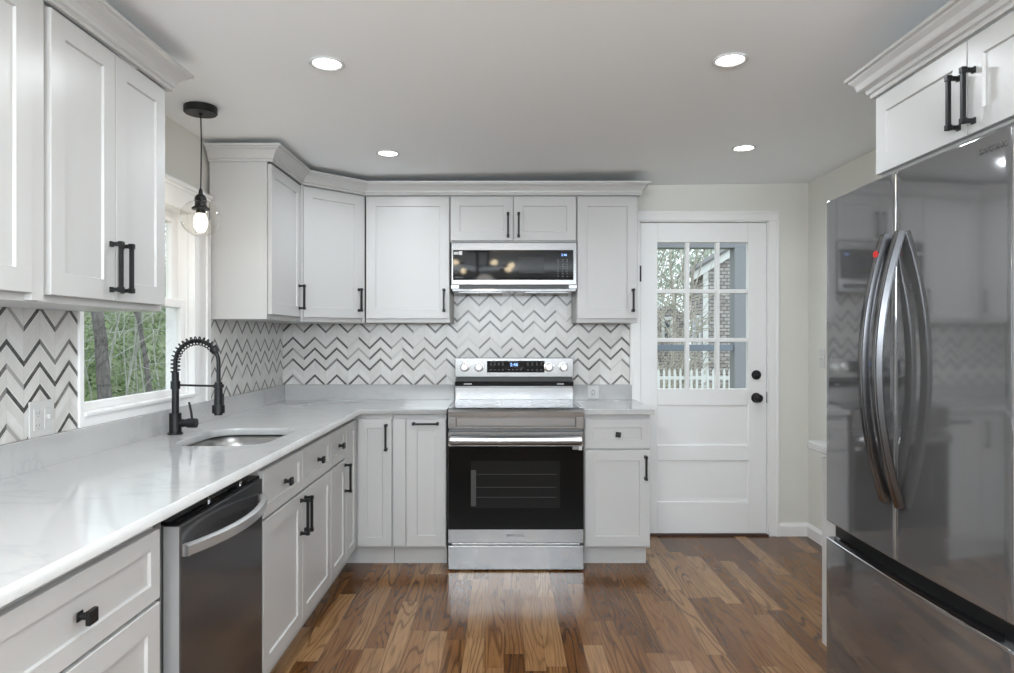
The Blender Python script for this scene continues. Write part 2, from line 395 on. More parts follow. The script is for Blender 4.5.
# ------------------------------------------------------------------ exterior door
door = thing('door_1', 'white exterior door with nine glass lites over two flat recessed panels', 'door', (1.31, YB, 0), kind='structure')
x = lambda px: (px - 504) / 153.2 - 1.31
z = lambda py: H - (py - 337.5) / 153.2
dl, dr = 0.895 - 1.31, 1.720 - 1.31
gx0, gx1, gz0, gz1 = x(658), x(749), z(389), z(242)
fy0, fy1 = 0.006, 0.05
mb = MB().box(dl, gx0, fy0, fy1, 0.014, 2.048).box(gx1, dr, fy0, fy1, 0.014, 2.048).box(gx0, gx1, fy0, fy1, gz1, 2.048)
rails = [(gz0, z(405.5)), (z(445.5), z(461)), (z(502.5), 0.014)]
for a, b in rails: mb.box(gx0, gx1, fy0, fy1, min(a, b), max(a, b))
for k in (1, 2):
    c = gx0 + (gx1 - gx0) * k / 3; mb.box(c - 0.013, c + 0.013, fy0 + 0.004, fy1 - 0.004, gz0, gz1)
    c = gz0 + (gz1 - gz0) * k / 3
    for q in range(3):
        mb.box(gx0 + (gx1 - gx0) * q / 3 + (0.013 if q else 0), gx0 + (gx1 - gx0) * (q + 1) / 3 - (0.013 if q < 2 else 0), fy0 + 0.004, fy1 - 0.004, c - 0.013, c + 0.013)
mb.build('door_frame', 'doorpaint', door, bevel=0.003)
for nm, a, b in (('door_panel', z(445.5), z(405.5)), ('door_panel', z(502.5), z(461))):
    MB().box(gx0, gx1, fy0 + 0.010, fy1 - 0.010, a, b).build(nm, 'doorpaint', door)
MB().box(gx0, gx1, 0.026, 0.030, gz0, gz1).build('glazing', 'pane', door)
kb = MB().lathe([(0.001, 0.062), (0.018, 0.060), (0.027, 0.050), (0.028, 0.040), (0.020, 0.030), (0.012, 0.024), (0.012, 0.010), (0.032, 0.008), (0.033, 0.0)], (x(757), fy0, z(398)), 'Y', 28)
kb.build('door_knob', 'black', door, smooth=True)
MB().lathe([(0.001, 0.022), (0.020, 0.022), (0.023, 0.018), (0.026, 0.008), (0.031, 0.006), (0.031, 0.0)], (x(757), fy0, z(375)), 'Y', 28).build('deadbolt', 'black', door, smooth=True)
MB().box(dr - 0.002, dr + 0.010, fy0 - 0.004, fy0 + 0.02, z(403), z(392)).build('strike_plate', 'black', door)
for py in (273.5, 466):
    MB().cyl((dl - 0.003, fy0 - 0.004, z(py + 8)), (dl - 0.003, fy0 - 0.004, z(py - 8)), 0.007, 10).box(dl - 0.009, dl + 0.004, fy0 - 0.002, fy0 + 0.01, z(py + 8), z(py - 8)).build('hinge', 'black', door)

# ------------------------------------------------------------------ kitchen window on the left
win = thing('window_1', 'white double-hung kitchen window looking onto green woods', 'window', (XL, 2.754, 0), kind='structure')
o_y = 2.754
b = MB()
cx0, cx1 = 0.0, 0.025
b.box(cx0, cx1, 2.318 - o_y, WY0 - o_y, 0.99, WZ1 + 0.0)
b.box(cx0, cx1, WY1 - o_y, 3.335 - o_y, 0.99, WZ1)
b.box(cx1, cx1 + 0.010, 3.295 - o_y, 3.335 - o_y, 0.99, WZ1); b.box(cx1, cx1 + 0.006, WY1 - o_y, WY1 + 0.03 - o_y, 1.03, WZ1)
b.box(cx0, cx1, 2.318 - o_y, 3.335 - o_y, WZ1, 1.955).box(cx0, cx1 + 0.008, 2.318 - o_y, 3.335 - o_y, 1.955, 1.968).box(cx0, cx1 + 0.018, 2.318 - o_y, 3.335 - o_y, 1.968, 1.985)
b.build('casing', 'trim', win, bevel=0.002)
MB().box(cx0, cx1, WY0 - o_y, WY1 - o_y, 0.99, 1.026).build('apron', 'trim', win, bevel=0.002)
MB().box(-0.06, cx1 + 0.008, WY0 - o_y + 0.001, WY1 - o_y - 0.001, 1.026, 1.040).build('sill', 'trim', win, bevel=0.003)
j = MB().box(-0.1, 0, WY0 - o_y, WY0 - o_y + 0.006, 1.04, WZ1).box(-0.1, 0, WY1 - o_y - 0.006, WY1 - o_y, 1.04, WZ1).box(-0.1, 0, WY0 - o_y, WY1 - o_y, WZ1 - 0.006, WZ1)
j.box(-0.1, -0.06, WY0 - o_y, WY1 - o_y, 1.026, 1.040)
j.build('jamb', 'trim', win)
def sash(nm, xa, xb, za, zb, st, rb, rt):
    y0, y1 = WY0 - o_y + 0.006, WY1 - o_y - 0.006
    s = MB().box(xa, xb, y0, y0 + st, za, zb).box(xa, xb, y1 - st, y1, za, zb).box(xa, xb, y0 + st, y1 - st, za, za + rb).box(xa, xb, y0 + st, y1 - st, zb - rt, zb)
    so = s.build(nm, 'trim', win, bevel=0.003)
    xm = (xa + xb) / 2
    MB().box(xm - 0.002, xm + 0.002, y0 + st, y1 - st, za + rb, zb - rt).build('glazing', 'pane', so)
sash('sash', -0.038, -0.010, 1.040, 1.470, 0.042, 0.028, 0.038)
sash('sash', -0.072, -0.044, 1.432, 1.864, 0.060, 0.036, 0.045)
MB().box(-0.045, -0.020, 0.0, 0.05, 1.470, 1.482).build('sash_lock', 'trim', win, bevel=0.003)

# ------------------------------------------------------------------ tile backsplash
M_wallz0 = 0.99
t = MB().box(XL + 0.0008, TL, 0.9, 2.317, M_wallz0 + 0.0005, 1.42).build('tile_backsplash', 'tile_left')
tag(t, 'grey and white chevron tile panel with a double outlet, before the window', 'backsplash', kind='thing')
t = MB().box(XL + 0.0008, TL, 3.336, TB, M_wallz0 + 0.0005, 1.42).build('tile_backsplash', 'tile_left')
tag(t, 'narrow chevron tile panel between window and corner, behind the faucet', 'backsplash', kind='thing')
t = MB().box(TL, 0.820, TB, YB - 0.0008, M_wallz0 + 0.0005, 1.386).box(-0.327, 0.440, TB, YB - 0.0008, 1.386, 1.62).build('tile_backsplash', 'tile_back')
tag(t, 'long chevron tile panel on the wall behind the stainless range', 'backsplash', kind='thing')

# ------------------------------------------------------------------ cabinet hardware
def pull(door_o, cx, z0, z1, y=0.0, horiz=False):
    b = MB(); t_ = 0.0055; so = 0.030; L = (z1 - z0) / 2; cz = (z0 + z1) / 2
    b.box(-t_, t_, y - so - 0.006, y - so + 0.005, -L, L)
    for s in (-1, 1):
        e = s * (L - 0.008)
        b.box(-0.0055, 0.0055, y - so, y - 0.001, e - 0.0055, e + 0.0055)
        b.box(-0.008, 0.008, y - 0.006, y - 0.0005, e - 0.008, e + 0.008)
        b.box(-0.0075, 0.0075, y - so - 0.008, y - so + 0.007, e - 0.0075, e + 0.0075)
    mt = Matrix.Translation((cx, 0, cz))
    if horiz: mt = mt @ Matrix.Rotation(PI / 2, 4, 'Y')
    return b.xf(mt).build('handle', 'black', door_o, bevel=0.0012, seg=1)
def knob(dr, cx, cz, y=0.0, tilt=0.0):
    b = MB().cyl((0, y - 0.0005, 0), (0, y - 0.022, 0), 0.007, 12).box(-0.010, 0.010, y - 0.004, y - 0.0005, -0.010, 0.010)
    b.box(-0.0145, 0.0145, y - 0.031, y - 0.021, -0.0145, 0.0145)
    b.xf(Matrix.Translation((cx, 0, cz)) @ Matrix.Rotation(tilt, 4, 'Y'))
    return b.build('knob', 'black', dr, bevel=0.0015, seg=1)
def shdoor(root, x0, x1, z0, z1, nm='door', rail=0.057, y=0.0, m=None):
    b = MB().shaker(x0, x1, z0, z1, y, rail=rail)
    if m is not None: b.xf(m)
    return b.build(nm, 'cab', root)
DZ0, DZ1, DRZ0, DRZ1 = 0.118, 0.660, 0.670, 0.836
def base_cab(label, loc, rz, wd, depth, group=None, toe=0.075, top=0.862, toe_end=None, open_top=False):
    """local: x along the front, -y out of the front, door faces at y = 0"""
    r = thing('base_cabinet', label, 'cabinet', loc, rz, group)
    if open_top:
        MB().box(-wd / 2, -wd / 2 + 0.018, 0.021, depth, 0.105, top).box(wd / 2 - 0.018, wd / 2, 0.021, depth, 0.105, top).box(-wd / 2 + 0.018, wd / 2 - 0.018, 0.021, depth, 0.105, 0.123).box(-wd / 2 + 0.018, wd / 2 - 0.018, depth - 0.012, depth, 0.123, top).box(-wd / 2 + 0.018, wd / 2 - 0.018, 0.021, 0.04, 0.123, top).build('carcass', 'cab', r)
    else:
        MB().box(-wd / 2, wd / 2, 0.021, depth, 0.105, top).build('carcass', 'cab', r, bevel=0.001, seg=1)
    MB().box(-wd / 2 + (0.0), wd / 2 - (toe_end or 0), toe, depth, 0, 0.105).build('toe_kick', 'cab', r)
    return r
LX = -0.83                      # left-run door plane
LD = LX - XL - 0.002            # depth of left-run cabinets
R90 = PI / 2
# drawer base nearest the camera
r = base_cab('white three-drawer base cabinet left of the dishwasher', (LX, 1.355, 0), R90, 0.61, LD)
for za, zb in ((DRZ0, DRZ1), (0.395, 0.660), (DZ0, 0.385)):
    d = MB().shaker(-0.298, 0.298, za, zb, rail=0.042 if zb - za < 0.2 else 0.057).build('drawer', 'cab', r)
    knob(d, -0.018, (za + zb) / 2 if zb > 0.7 else zb - 0.05)
# sink base
r = base_cab('wide white sink cabinet under the faucet with two false drawers', (LX, 2.822, 0), R90, 0.928, LD, open_top=True)
for s in (-1, 1):
    x0, x1 = (-0.455, -0.003) if s < 0 else (0.003, 0.460)
    d = MB().shaker(x0, x1, DRZ0, DRZ1, rail=0.042).build('drawer', 'cab', r); knob(d, (x0 + x1) / 2, 0.753)
    d = shdoor(r, x0, x1, DZ0, DZ1); pull(d, s * 0.028, 0.490, 0.640)
# narrow drawer-over-door cabinet
r = base_cab('narrow white drawer and door cabinet between sink base and corner', (LX, 3.444, 0), R90, 0.312, LD)
d = MB().shaker(-0.153, 0.153, DRZ0, DRZ1, rail=0.042).build('drawer', 'cab', r); knob(d, 0.0, 0.753)
d = shdoor(r, -0.153, 0.153, DZ0, DZ1); pull(d, 0.125, 0.490, 0.640)
# lazy-susan corner (two doors meeting at the inside corner)
BY = 3.865
r = thing('corner_cabinet', 'white inside-corner base cabinet with two folding doors', 'cabinet', (LX, BY, 0))
cb = MB().box(XL + 0.002 - LX, -0.021, 3.602 - BY, YB - BY - 0.012, 0.105, 0.862).box(-0.021, 0.199, 0.021, YB - BY - 0.012, 0.105, 0.862)
cb.build('carcass', 'cab', r)
MB().box(XL + 0.002 - LX, -0.075, 3.602 - BY, 0.075, 0, 0.105).box(XL + 0.002 - LX, 0.199, 0.075, YB - BY - 0.012, 0, 0.105).build('toe_kick', 'cab', r)
d = MB().shaker(0.006, 0.196, DZ0, 0.836, rail=0.050).build('door', 'cab', r); pull(d, 0.166, 0.660, 0.810)
d = MB().shaker(-0.258, -0.022, DZ0, 0.836, rail=0.050).xf(Matrix.Rotation(R90, 4, 'Z')).build('door', 'cab', r)
# pull-out cabinet left of the range
r = base_cab('slim white pull-out cabinet with a horizontal handle beside the range', ((-0.632 - 0.325) / 2 + 0.001, BY, 0), 0, 0.302, YB - BY - 0.012)
d = MB().box(-0.149, -0.078, 0.002, 0.020, DZ0, 0.836).build('filler_strip', 'cab', r)
d = shdoor(r, -0.074, 0.149, DZ0, 0.836, rail=0.060); pull(d, 0.036, -0.075 + 0.812, 0.075 + 0.812, horiz=True)
# small cabinet right of the range
r = base_cab('white single-drawer base cabinet between range and exterior door', (0.6405, BY, 0), 0, 0.375, YB - BY - 0.002, toe_end=0.012)
d = MB().shaker(-0.183, 0.183, DRZ0, DRZ1, rail=0.048).build('drawer', 'cab', r); knob(d, 0.0, 0.752, tilt=0.12)
d = shdoor(r, -0.183, 0.183, DZ0, DZ1); pull(d, 0.157, 0.495, 0.632)

# ------------------------------------------------------------------ countertops
CT, CB = 0.894, 0.864
sk = (-1.262, -0.905, 2.545, 3.045)
ct = thing('countertop', 'long L-shaped white quartz worktop with a sink cut-out', 'countertop', (0, 0, 0))
outline_slab([[(-0.805, 0.95), (-0.805, 3.84), (-0.323, 3.84), (-0.323, TB), (TL, TB), (TL, 0.95)], rrect(*sk, 0.11)], CB, CT, 'worktop', 'quartz', ct)
MB().box(TL, TL + 0.018, 0.95, TB, CT - 0.001, 0.99).build('upstand', 'quartz', ct, bevel=0.002)
MB().box(TL + 0.018, -0.323, TB - 0.018, TB, CT - 0.001, 0.99).build('upstand', 'quartz', ct, bevel=0.002)
ct = thing('countertop', 'short white quartz worktop on the cabinet right of the range', 'countertop', (0, 0, 0))
MB().box(0.4485, 0.846, 3.84, TB, CB, CT).build('worktop', 'quartz', ct, bevel=0.002)
MB().box(0.4485, 0.832, TB - 0.018, TB, CT - 0.001, 0.99).build('upstand', 'quartz', ct, bevel=0.002)

# ------------------------------------------------------------------ wall cabinets
UB = 1.387
def wall_cab(label, loc, rz, wd, depth, zb, zt_, group=None):
    r = thing('wall_cabinet', label, 'cabinet', loc, rz, group)
    MB().box(-wd / 2, wd / 2, 0.021, depth, zb, zt_).build('carcass', 'cab', r, bevel=0.001, seg=1)
    return r
UXL = -1.14
UD = -XL - 1.14 - 0.002 - (XL - TL) * -1     # back of the box sits on the tile face
UD = 1.4425 - 1.14 - 0.001
# left pair
r = wall_cab('white two-door wall cabinet hanging before the window', (UXL, 2.012, 0), R90, 0.616, UD, 1.385, 2.14)
for s in (-1, 1):
    x0, x1 = (-0.288, -0.002) if s < 0 else (0.002, 0.293)
    d = shdoor(r, x0, x1, 1.405, 2.129); pull(d, (x0 + x1) / 2 - s * 0.118, 1.428, 1.576)
r = wall_cab('white wall cabinet at the left photo edge, nearest the camera', (UXL, 1.396, 0), R90, 0.612, UD, 1.385, 2.14)
d = shdoor(r, -0.296, -0.002, 1.405, 2.129); d = shdoor(r, 0.002, 0.262, 1.405, 2.129)
MB().box(0.263, 0.306, 0.004, 0.021, 1.388, 2.138).build('filler_strip', 'cab', r)
cprofile = lambda zb, zt_: [(0.0, zb), (0.012, zb), (0.014, zb + 0.006), (0.012, zb + 0.012), (0.018, zb + 0.016), (0.020, zb + 0.026),
                            (0.026, zb + 0.036), (0.037, zt_ - 0.026), (0.052, zt_ - 0.016), (0.053, zt_ - 0.012), (0.062, zt_ - 0.010), (0.063, zt_), (0.0, zt_)]
def crown(label, zb, zt_, path):
    o = sweep(cprofile(zb, zt_), path, 'crown_molding', 'cab')
    return tag(o, label, 'molding', kind='thing')
crown('white stepped crown molding along the top left cabinets before the window', 2.134, 2.206, [(UXL, 1.09), (UXL, 2.32), (TL, 2.32)])
# right of the window
r = wall_cab('white single-door wall cabinet just past the window, beside the pendant', (UXL, 3.601, 0), R90, 0.498, UD, UB, 2.16)
d = shdoor(r, -0.236, 0.236, 1.412, 2.150); pull(d, 0.206, 1.452, 1.592)
# diagonal corner
A = Vector((-1.14, 3.852)); B = Vector((-0.842, 4.15)); mid = (A + B) / 2; L = (B - A).length
r = thing('corner_wall_cabinet', 'white wall cabinet set diagonally across the upper corner', 'cabinet', (mid.x, mid.y, 0), PI / 4)
loc_m = Matrix.Rotation(-PI / 4, 4, 'Z') @ Matrix.Translation((-mid.x, -mid.y, 0))
inset = 0.021 / math.sqrt(2)
foot = [(A.x - inset, A.y + inset), (B.x - inset, B.y + inset), (B.x - inset, TB - 0.001), (TL + 0.001, TB - 0.001), (TL + 0.001, A.y + inset)]
vs = [(a, b_, UB) for a, b_ in foot] + [(a, b_, 2.16) for a, b_ in foot]
MB().add(vs, [(4, 3, 2, 1, 0), (5, 6, 7, 8, 9)] + [(i, (i + 1) % 5, (i + 1) % 5 + 5, i + 5) for i in range(5)]).xf(loc_m).build('carcass', 'cab', r)
for s in (-1, 1): MB().box(s * (L / 2 - 0.0125), s * (L / 2 + 0.001), 0.006, 0.045, UB, 2.158).build('filler_strip', 'cab', r)
d = shdoor(r, -L / 2 + 0.014, L / 2 - 0.014, 1.412, 2.150); pull(d, L / 2 - 0.045, 1.452, 1.592)
UY = 4.15; BD = TB - UY - 0.001
r = wall_cab('wide white single-door wall cabinet left of the microwave', ((-0.842 - 0.328) / 2, UY, 0), 0, 0.512, BD, UB, 2.16)
d = shdoor(r, -0.250, 0.252, 1.412, 2.150); pull(d, 0.222, 1.452, 1.592)
r = wall_cab('short white two-door cabinet above the microwave', (0.0565, UY, 0), 0, 0.767, BD, 1.876, 2.16)
for s in (-1, 1):
    d = shdoor(r, *((-0.380, -0.002) if s < 0 else (0.002, 0.380)), 1.884, 2.150, rail=0.055); pull(d, s * 0.032, 1.902, 2.052)
r = wall_cab('tall narrow white wall cabinet right of the microwave', (0.628, UY, 0), 0, 0.372, BD, UB, 2.16)
d = shdoor(r, -0.183, 0.177, 1.412, 2.150); pull(d, 0.152, 1.452, 1.592)
crown('white crown molding wrapping the corner cabinets and across the microwave wall', 2.156, 2.232,
      [(TL, 3.352), (UXL, 3.352), (UXL, 3.852), (-0.842, 4.15), (0.814, 4.15), (0.814, YB)])
# over the fridge
FX = 1.24
r = wall_cab('white two-door cabinet above the refrigerator', (FX, 1.835, 0), -R90, 0.905, XR - FX - 0.001, 1.830, 2.105)
for s in (-1, 1):
    d = shdoor(r, *((-0.450, -0.002) if s < 0 else (0.002, 0.450)), 1.838, 2.093); pull(d, s * 0.030, 1.860, 2.010)
cp = [(0.0, 2.097), (0.010, 2.097), (0.012, 2.104), (0.010, 2.110), (0.018, 2.113), (0.022, 2.124), (0.040, 2.130), (0.043, 2.136), (0.046, 2.150), (0.058, 2.162), (0.060, 2.168), (0.070, 2.170), (0.070, 2.180), (0, 2.180)]
o = sweep(cp, [(XR, 2.2885), (FX, 2.2885), (FX, 1.38)], 'crown_molding', 'cab')
tag(o, 'white crown molding over the refrigerator cabinet', 'molding', kind='thing')

# ------------------------------------------------------------------ range
rg = thing('range', 'stainless freestanding electric range with black glass oven door', 'range', (0.066, 3.80, 0))
W2 = 0.377
rx = lambda px: (px - 504) / 180.3 - 0.066
rz_ = lambda py: H - (py - 337.5) / 180.3
MB().box(-W2 + 0.004, W2 - 0.004, 0.042, 0.66, 0.03, 0.872).build('body', 'greyplastic', rg)
for sx_ in (-0.33, 0.33):
    for sy_ in (0.08, 0.60): MB().cyl((sx_, sy_, 0), (sx_, sy_, 0.035), 0.018, 12).build('foot', 'blackplastic', rg)
# front lip with recessed panel
a0, a1 = rz_(429), rz_(416.5)
lip = MB()
lv = []
prof = [(0.0, a1), (-0.001, 0.885), (0.006, 0.897), (0.016, 0.902), (0.05, 0.902), (0.05, a1)]
for sx_ in (-W2, W2): lv += [(sx_, yy, zz) for yy, zz in prof]
n = len(prof)
lip.add(lv, [tuple(range(n)), tuple(range(2 * n - 1, n - 1, -1))] + [(i, (i + 1) % n, (i + 1) % n + n, i + n) for i in range(n)])
lip.build('front_lip', 'steel', rg)
pz0, pz1 = rz_(426.5), rz_(418)
px0, px1 = rx(456), rx(576)
fp = MB().box(-W2, px0, 0.004, 0.042, a0, a1).box(px1, W2, 0.004, 0.042, a0, a1).box(px0, px1, 0.004, 0.042, pz1, a1).box(px0, px1, 0.004, 0.042, a0, pz0).box(px0, px1, 0.014, 0.042, pz0, pz1)
fp.build('control_fascia', 'steel', rg, bevel=0.002)
MB().box(-W2 + 0.022, W2 - 0.022, 0.03, 0.535, 0.885, 0.9045).build('cooktop', 'cooktop', rg, bevel=0.001)
for s in (-1, 1): MB().box(s * W2, s * (W2 - 0.022), 0.05, 0.535, 0.872, 0.906).build('side_rail', 'steel', rg, bevel=0.002)
for (bx, by, br) in ((-0.19, 0.16, 0.095), (0.19, 0.16, 0.115), (-0.19, 0.40, 0.085), (0.19, 0.40, 0.085)):
    MB().lathe([(br, 0.9046), (br, 0.9050), (br - 0.004, 0.9050), (br - 0.004, 0.9046)], (bx, by, 0), n=40).build('burner_ring', 'grey', rg)
# oven door
dz0, dz1 = rz_(543), rz_(432)
od = MB().box(-W2, W2, 0.0, 0.040, dz0, dz1).build('oven_door', 'steel', rg, bevel=0.003)
MB().box(-W2 + 0.002, W2 - 0.002, -0.003, 0.001, rz_(529.5), rz_(446)).build('door_glass', 'ovenglass', od, bevel=0.001)
ow = MB().box(rx(471), rx(560), -0.0036, -0.002, rz_(508), rz_(461)).build('oven_window', 'ovenwin', od)
rk = MB()
for py in (474, 487, 497): rk.box(rx(475), rx(556), -0.0042, -0.0034, rz_(py + 0.35), rz_(py))
rk.box(rx(471), rx(476), -0.0042, -0.0034, rz_(506), rz_(470))
rk.build('oven_rack', 'rack', od)
hb = MB()
hz = rz_(439.5); hw = rx(581)
sec = [(0.0, 0.026), (-0.010, 0.024), (-0.017, 0.012), (-0.019, 0.0), (-0.016, -0.014), (-0.008, -0.024), (0.002, -0.026), (0.006, 0.0)]
hv = []
for sx_ in (rx(450.5), hw): hv += [(sx_, -0.036 + yy, hz + zz) for yy, zz in sec]
n = len(sec)
hb.add(hv, [tuple(range(n)), tuple(range(2 * n - 1, n - 1, -1))] + [(i, (i + 1) % n, (i + 1) % n + n, i + n) for i in range(n)])
for sx_ in (rx(454), hw - 0.02): hb.box(sx_ - 0.012, sx_ + 0.012, -0.034, 0.001, hz - 0.014, hz + 0.014)
hb.build('oven_handle', 'steel', od, bevel=0.002)
text('SAMSUNG', 'brand_lettering', 0.022, 'blackplastic', od, (rx(515.5), -0.0006, rz_(535.5)))
st = MB().box(rx(578.5), rx(582), -0.0042, -0.003, rz_(450), rz_(446.3)).build('sticker', 'whiteplastic', od)
MB().box(rx(572.5), rx(578), -0.0042, -0.003, rz_(449.5), rz_(446.5)).build('sticker', 'greyplastic', od)
# drawer
MB().box(-W2, W2, 0.002, 0.040, rz_(570), rz_(546)).box(-W2 + 0.02, W2 - 0.02, 0.012, 0.04, rz_(546), rz_(543.7)).build('storage_drawer', 'steel', rg, bevel=0.003)
# backguard
q = 685 / 4.345
bx = lambda px: (px - 504) / q - 0.066
bz = lambda py: H - (py - 337.5) / q
BYl = 4.345 - 3.80
bg = MB().box(bx(455), bx(573.5), BYl + 0.012, 0.668, 0.87, bz(378)).box(bx(455), bx(573.5), BYl, 0.668, bz(377), bz(358)).box(bx(455), bx(573.5), BYl + 0.004, 0.60, 0.895, bz(387))
bgo = bg.build('backguard', 'steel', rg, bevel=0.003)
MB().box(bx(456), bx(572.5), BYl + 0.008, BYl + 0.03, bz(386), bz(376.8)).build('vent_slot', 'blackplastic', bgo)
MB().box(bx(455), bx(573.5), BYl - 0.012, BYl + 0.02, bz(386), bz(381.3)).build('vent_bar', 'blackgloss', bgo, bevel=0.004)
for a_, n_ in ((464, 8), (557, 7)):
    mk = MB()
    for k in range(n_): mk.box(bx(a_ + k * 1.0), bx(a_ + k * 1.0 + 0.7), BYl - 0.0128, BYl - 0.011, bz(384.4), bz(383.2))
    mk.build('printed_marking', 'lightgrey', bgo)
dp = MB().box(bx(487), bx(544.5), BYl - 0.003, BYl + 0.001, bz(372.5), bz(360.8)).build('display_panel', 'blackgloss', bgo)
text('2:46', 'clock_digits', 0.030, 'blue', dp, (bx(514), BYl - 0.0036, bz(364.7)))
for px in (490, 494, 498, 502, 527, 531.5, 536, 540.5):
    for ya_ in ((362.8, 364.6), (369.6,)):
        mk = MB()
        for py in ya_: mk.box(bx(px), bx(px + 1.6), BYl - 0.0036, BYl - 0.0028, bz(py + 0.5), bz(py))
        mk.build('button_marking', 'grey', dp)
for px in (508, 512, 516, 520): MB().box(bx(px), bx(px + 1.6), BYl - 0.0036, BYl - 0.0028, bz(370), bz(369.4)).build('button_marking', 'grey', dp)
for px in (464.6, 478.9, 548.8, 563.6):
    ko = MB().lathe([(0.001, 0.030), (0.020, 0.030), (0.0225, 0.027), (0.0245, 0.006), (0.030, 0.005), (0.031, 0.0)], (bx(px), BYl, bz(367)), 'Y', 28).box(bx(px) - 0.0035, bx(px) + 0.0035, BYl - 0.036, BYl - 0.029, bz(367) - 0.018, bz(367) + 0.018).build('knob', 'chrome', bgo)

# ------------------------------------------------------------------ microwave
mw = thing('microwave', 'low stainless over-the-range microwave with black glass door', 'microwave', (0.0575, 4.126, 0))
mx_ = lambda px: (px - 504) / 166.0 - 0.0575
mz = lambda py: H - (py - 337.5) / 166.0
MB().box(mx_(451), mx_(577), 0.030, TB - 4.126 - 0.001, mz(289), mz(242.3)).build('body', 'mwsteel', mw)
df = MB().box(mx_(451), mx_(577), 0.0, 0.029, mz(285), mz(242.3)).build('door_frame', 'mwsteel', mw, bevel=0.004)
dg_ = MB().box(mx_(453), mx_(573.5), -0.002, 0.001, mz(280), mz(250)).build('door_glass', 'blackgloss', mw, bevel=0.001)
MB().box(mx_(519), mx_(544), -0.0024, -0.0018, mz(273), mz(257)).build('cooking_window', 'mwwindow', dg_)
text('2:46', 'clock_digits', 0.020, 'blue', dg_, (mx_(564), -0.0026, mz(255)))
for px in (557.5, 562, 566.5):
    mk = MB()
    for py in (259.5, 261.5, 264, 266.3, 268.5, 271, 273.3, 276): mk.box(mx_(px), mx_(px + 1.3), -0.0026, -0.0018, mz(py + 0.6), mz(py))
    mk.build('button_marking', 'grey', dg_)
MB().box(mx_(459.0), mx_(462.2), -0.0028, -0.0018, mz(255), mz(251.2)).build('sticker', 'whiteplastic', dg_)
MB().box(mx_(453.8), mx_(458.6), -0.0028, -0.0018, mz(254.6), mz(252)).build('sticker', 'lightgrey', dg_)
text('SAMSUNG', 'brand_lettering', 0.011, 'grey', dg_, (mx_(459), -0.0026, mz(277.5)))
MB().box(mx_(459), mx_(569), 0.006, 0.03, mz(288.5), mz(285)).build('vent_strip', 'blackplastic', mw)
for a_, b_ in ((451, 459), (569, 577)): MB().box(mx_(a_), mx_(b_), 0.001, 0.03, mz(288.5), mz(285)).build('end_cap', 'mwsteel', mw)
MB().box(mx_(452), mx_(576), 0.004, TB - 4.126 - 0.002, mz(291.5), mz(288.5)).build('underside_plate', 'dsteel', mw, bevel=0.003)
for s in (-1, 1): MB().box(s * 0.20 - 0.13, s * 0.20 + 0.13, 0.04, 0.20, mz(292.2), mz(291.5)).build('grease_filter', 'mwsteel', mw)

# ------------------------------------------------------------------ dishwasher
dw = thing('dishwasher', 'dark stainless dishwasher with a curved bar handle under the worktop', 'dishwasher', (-0.815, 2.018, 0), R90)
MB().box(-0.293, 0.293, 0.05, 0.60, 0.10, 0.845).build('tub', 'greyplastic', dw)
MB().box(-0.293, 0.293, 0.085, 0.60, 0.0, 0.10).build('toe_kick', 'blackplastic', dw)
ddo = MB().box(-0.293, 0.293, 0.0, 0.045, 0.105, 0.822).build('door', 'dwsteel', dw, bevel=0.004)
MB().box(-0.293, 0.293, 0.010, 0.05, 0.8225, 0.832).build('control_strip', 'blackgloss', ddo, bevel=0.001)
MB().box(-0.2945, -0.2932, 0.003, 0.042, 0.108, 0.820).build('door_edge', 'edgegrey', ddo)
for yy in (-0.08, 0.15):
    MB().box(yy - 0.02, yy + 0.02, 0.012, 0.06, 0.846, 0.853).cyl((yy, 0.02, 0.833), (yy, 0.02, 0.848), 0.006, 8).build('mounting_bracket', 'steel', dw)
def bow_bar(path, up, half_w, th):
    """flat curved bar: path points, up = width direction, thickness along the outward normal (-y)"""
    vs = []; fs = []; n = len(path); up = Vector(up)
    for i, p in enumerate(path):
        p = Vector(p); t_ = (Vector(path[min(i + 1, n - 1)]) - Vector(path[max(i - 1, 0)])).normalized(); nn = up.cross(t_).normalized()
        if nn.y > 0: nn = -nn
        vs += [p + up * half_w, p + up * (half_w - 0.004) + nn * th, p - up * (half_w - 0.004) + nn * th, p - up * half_w, p - up * half_w - nn * 0.004, p + up * half_w - nn * 0.004]
    m_ = 6
    for i in range(n - 1):
        for k in range(m_): fs.append((i * m_ + k, i * m_ + (k + 1) % m_, (i + 1) * m_ + (k + 1) % m_, (i + 1) * m_ + k))
    fs.append(tuple(range(m_))); fs.append(tuple((n - 1) * m_ + k for k in range(m_ - 1, -1, -1)))
    return MB().add(vs, fs)
pth = []
for k in range(21):
    t_ = -1 + 2 * k / 20; pth.append((t_ * 0.282, -0.006 - 0.052 * (1 - t_ * t_), 0.757))
hb = bow_bar(pth, (0, 0, 1), 0.016, 0.012)
for s in (-1, 1): hb.box(s * 0.282, s * 0.268, -0.016, 0.001, 0.742, 0.772)
hb.build('handle', 'barsteel', ddo)

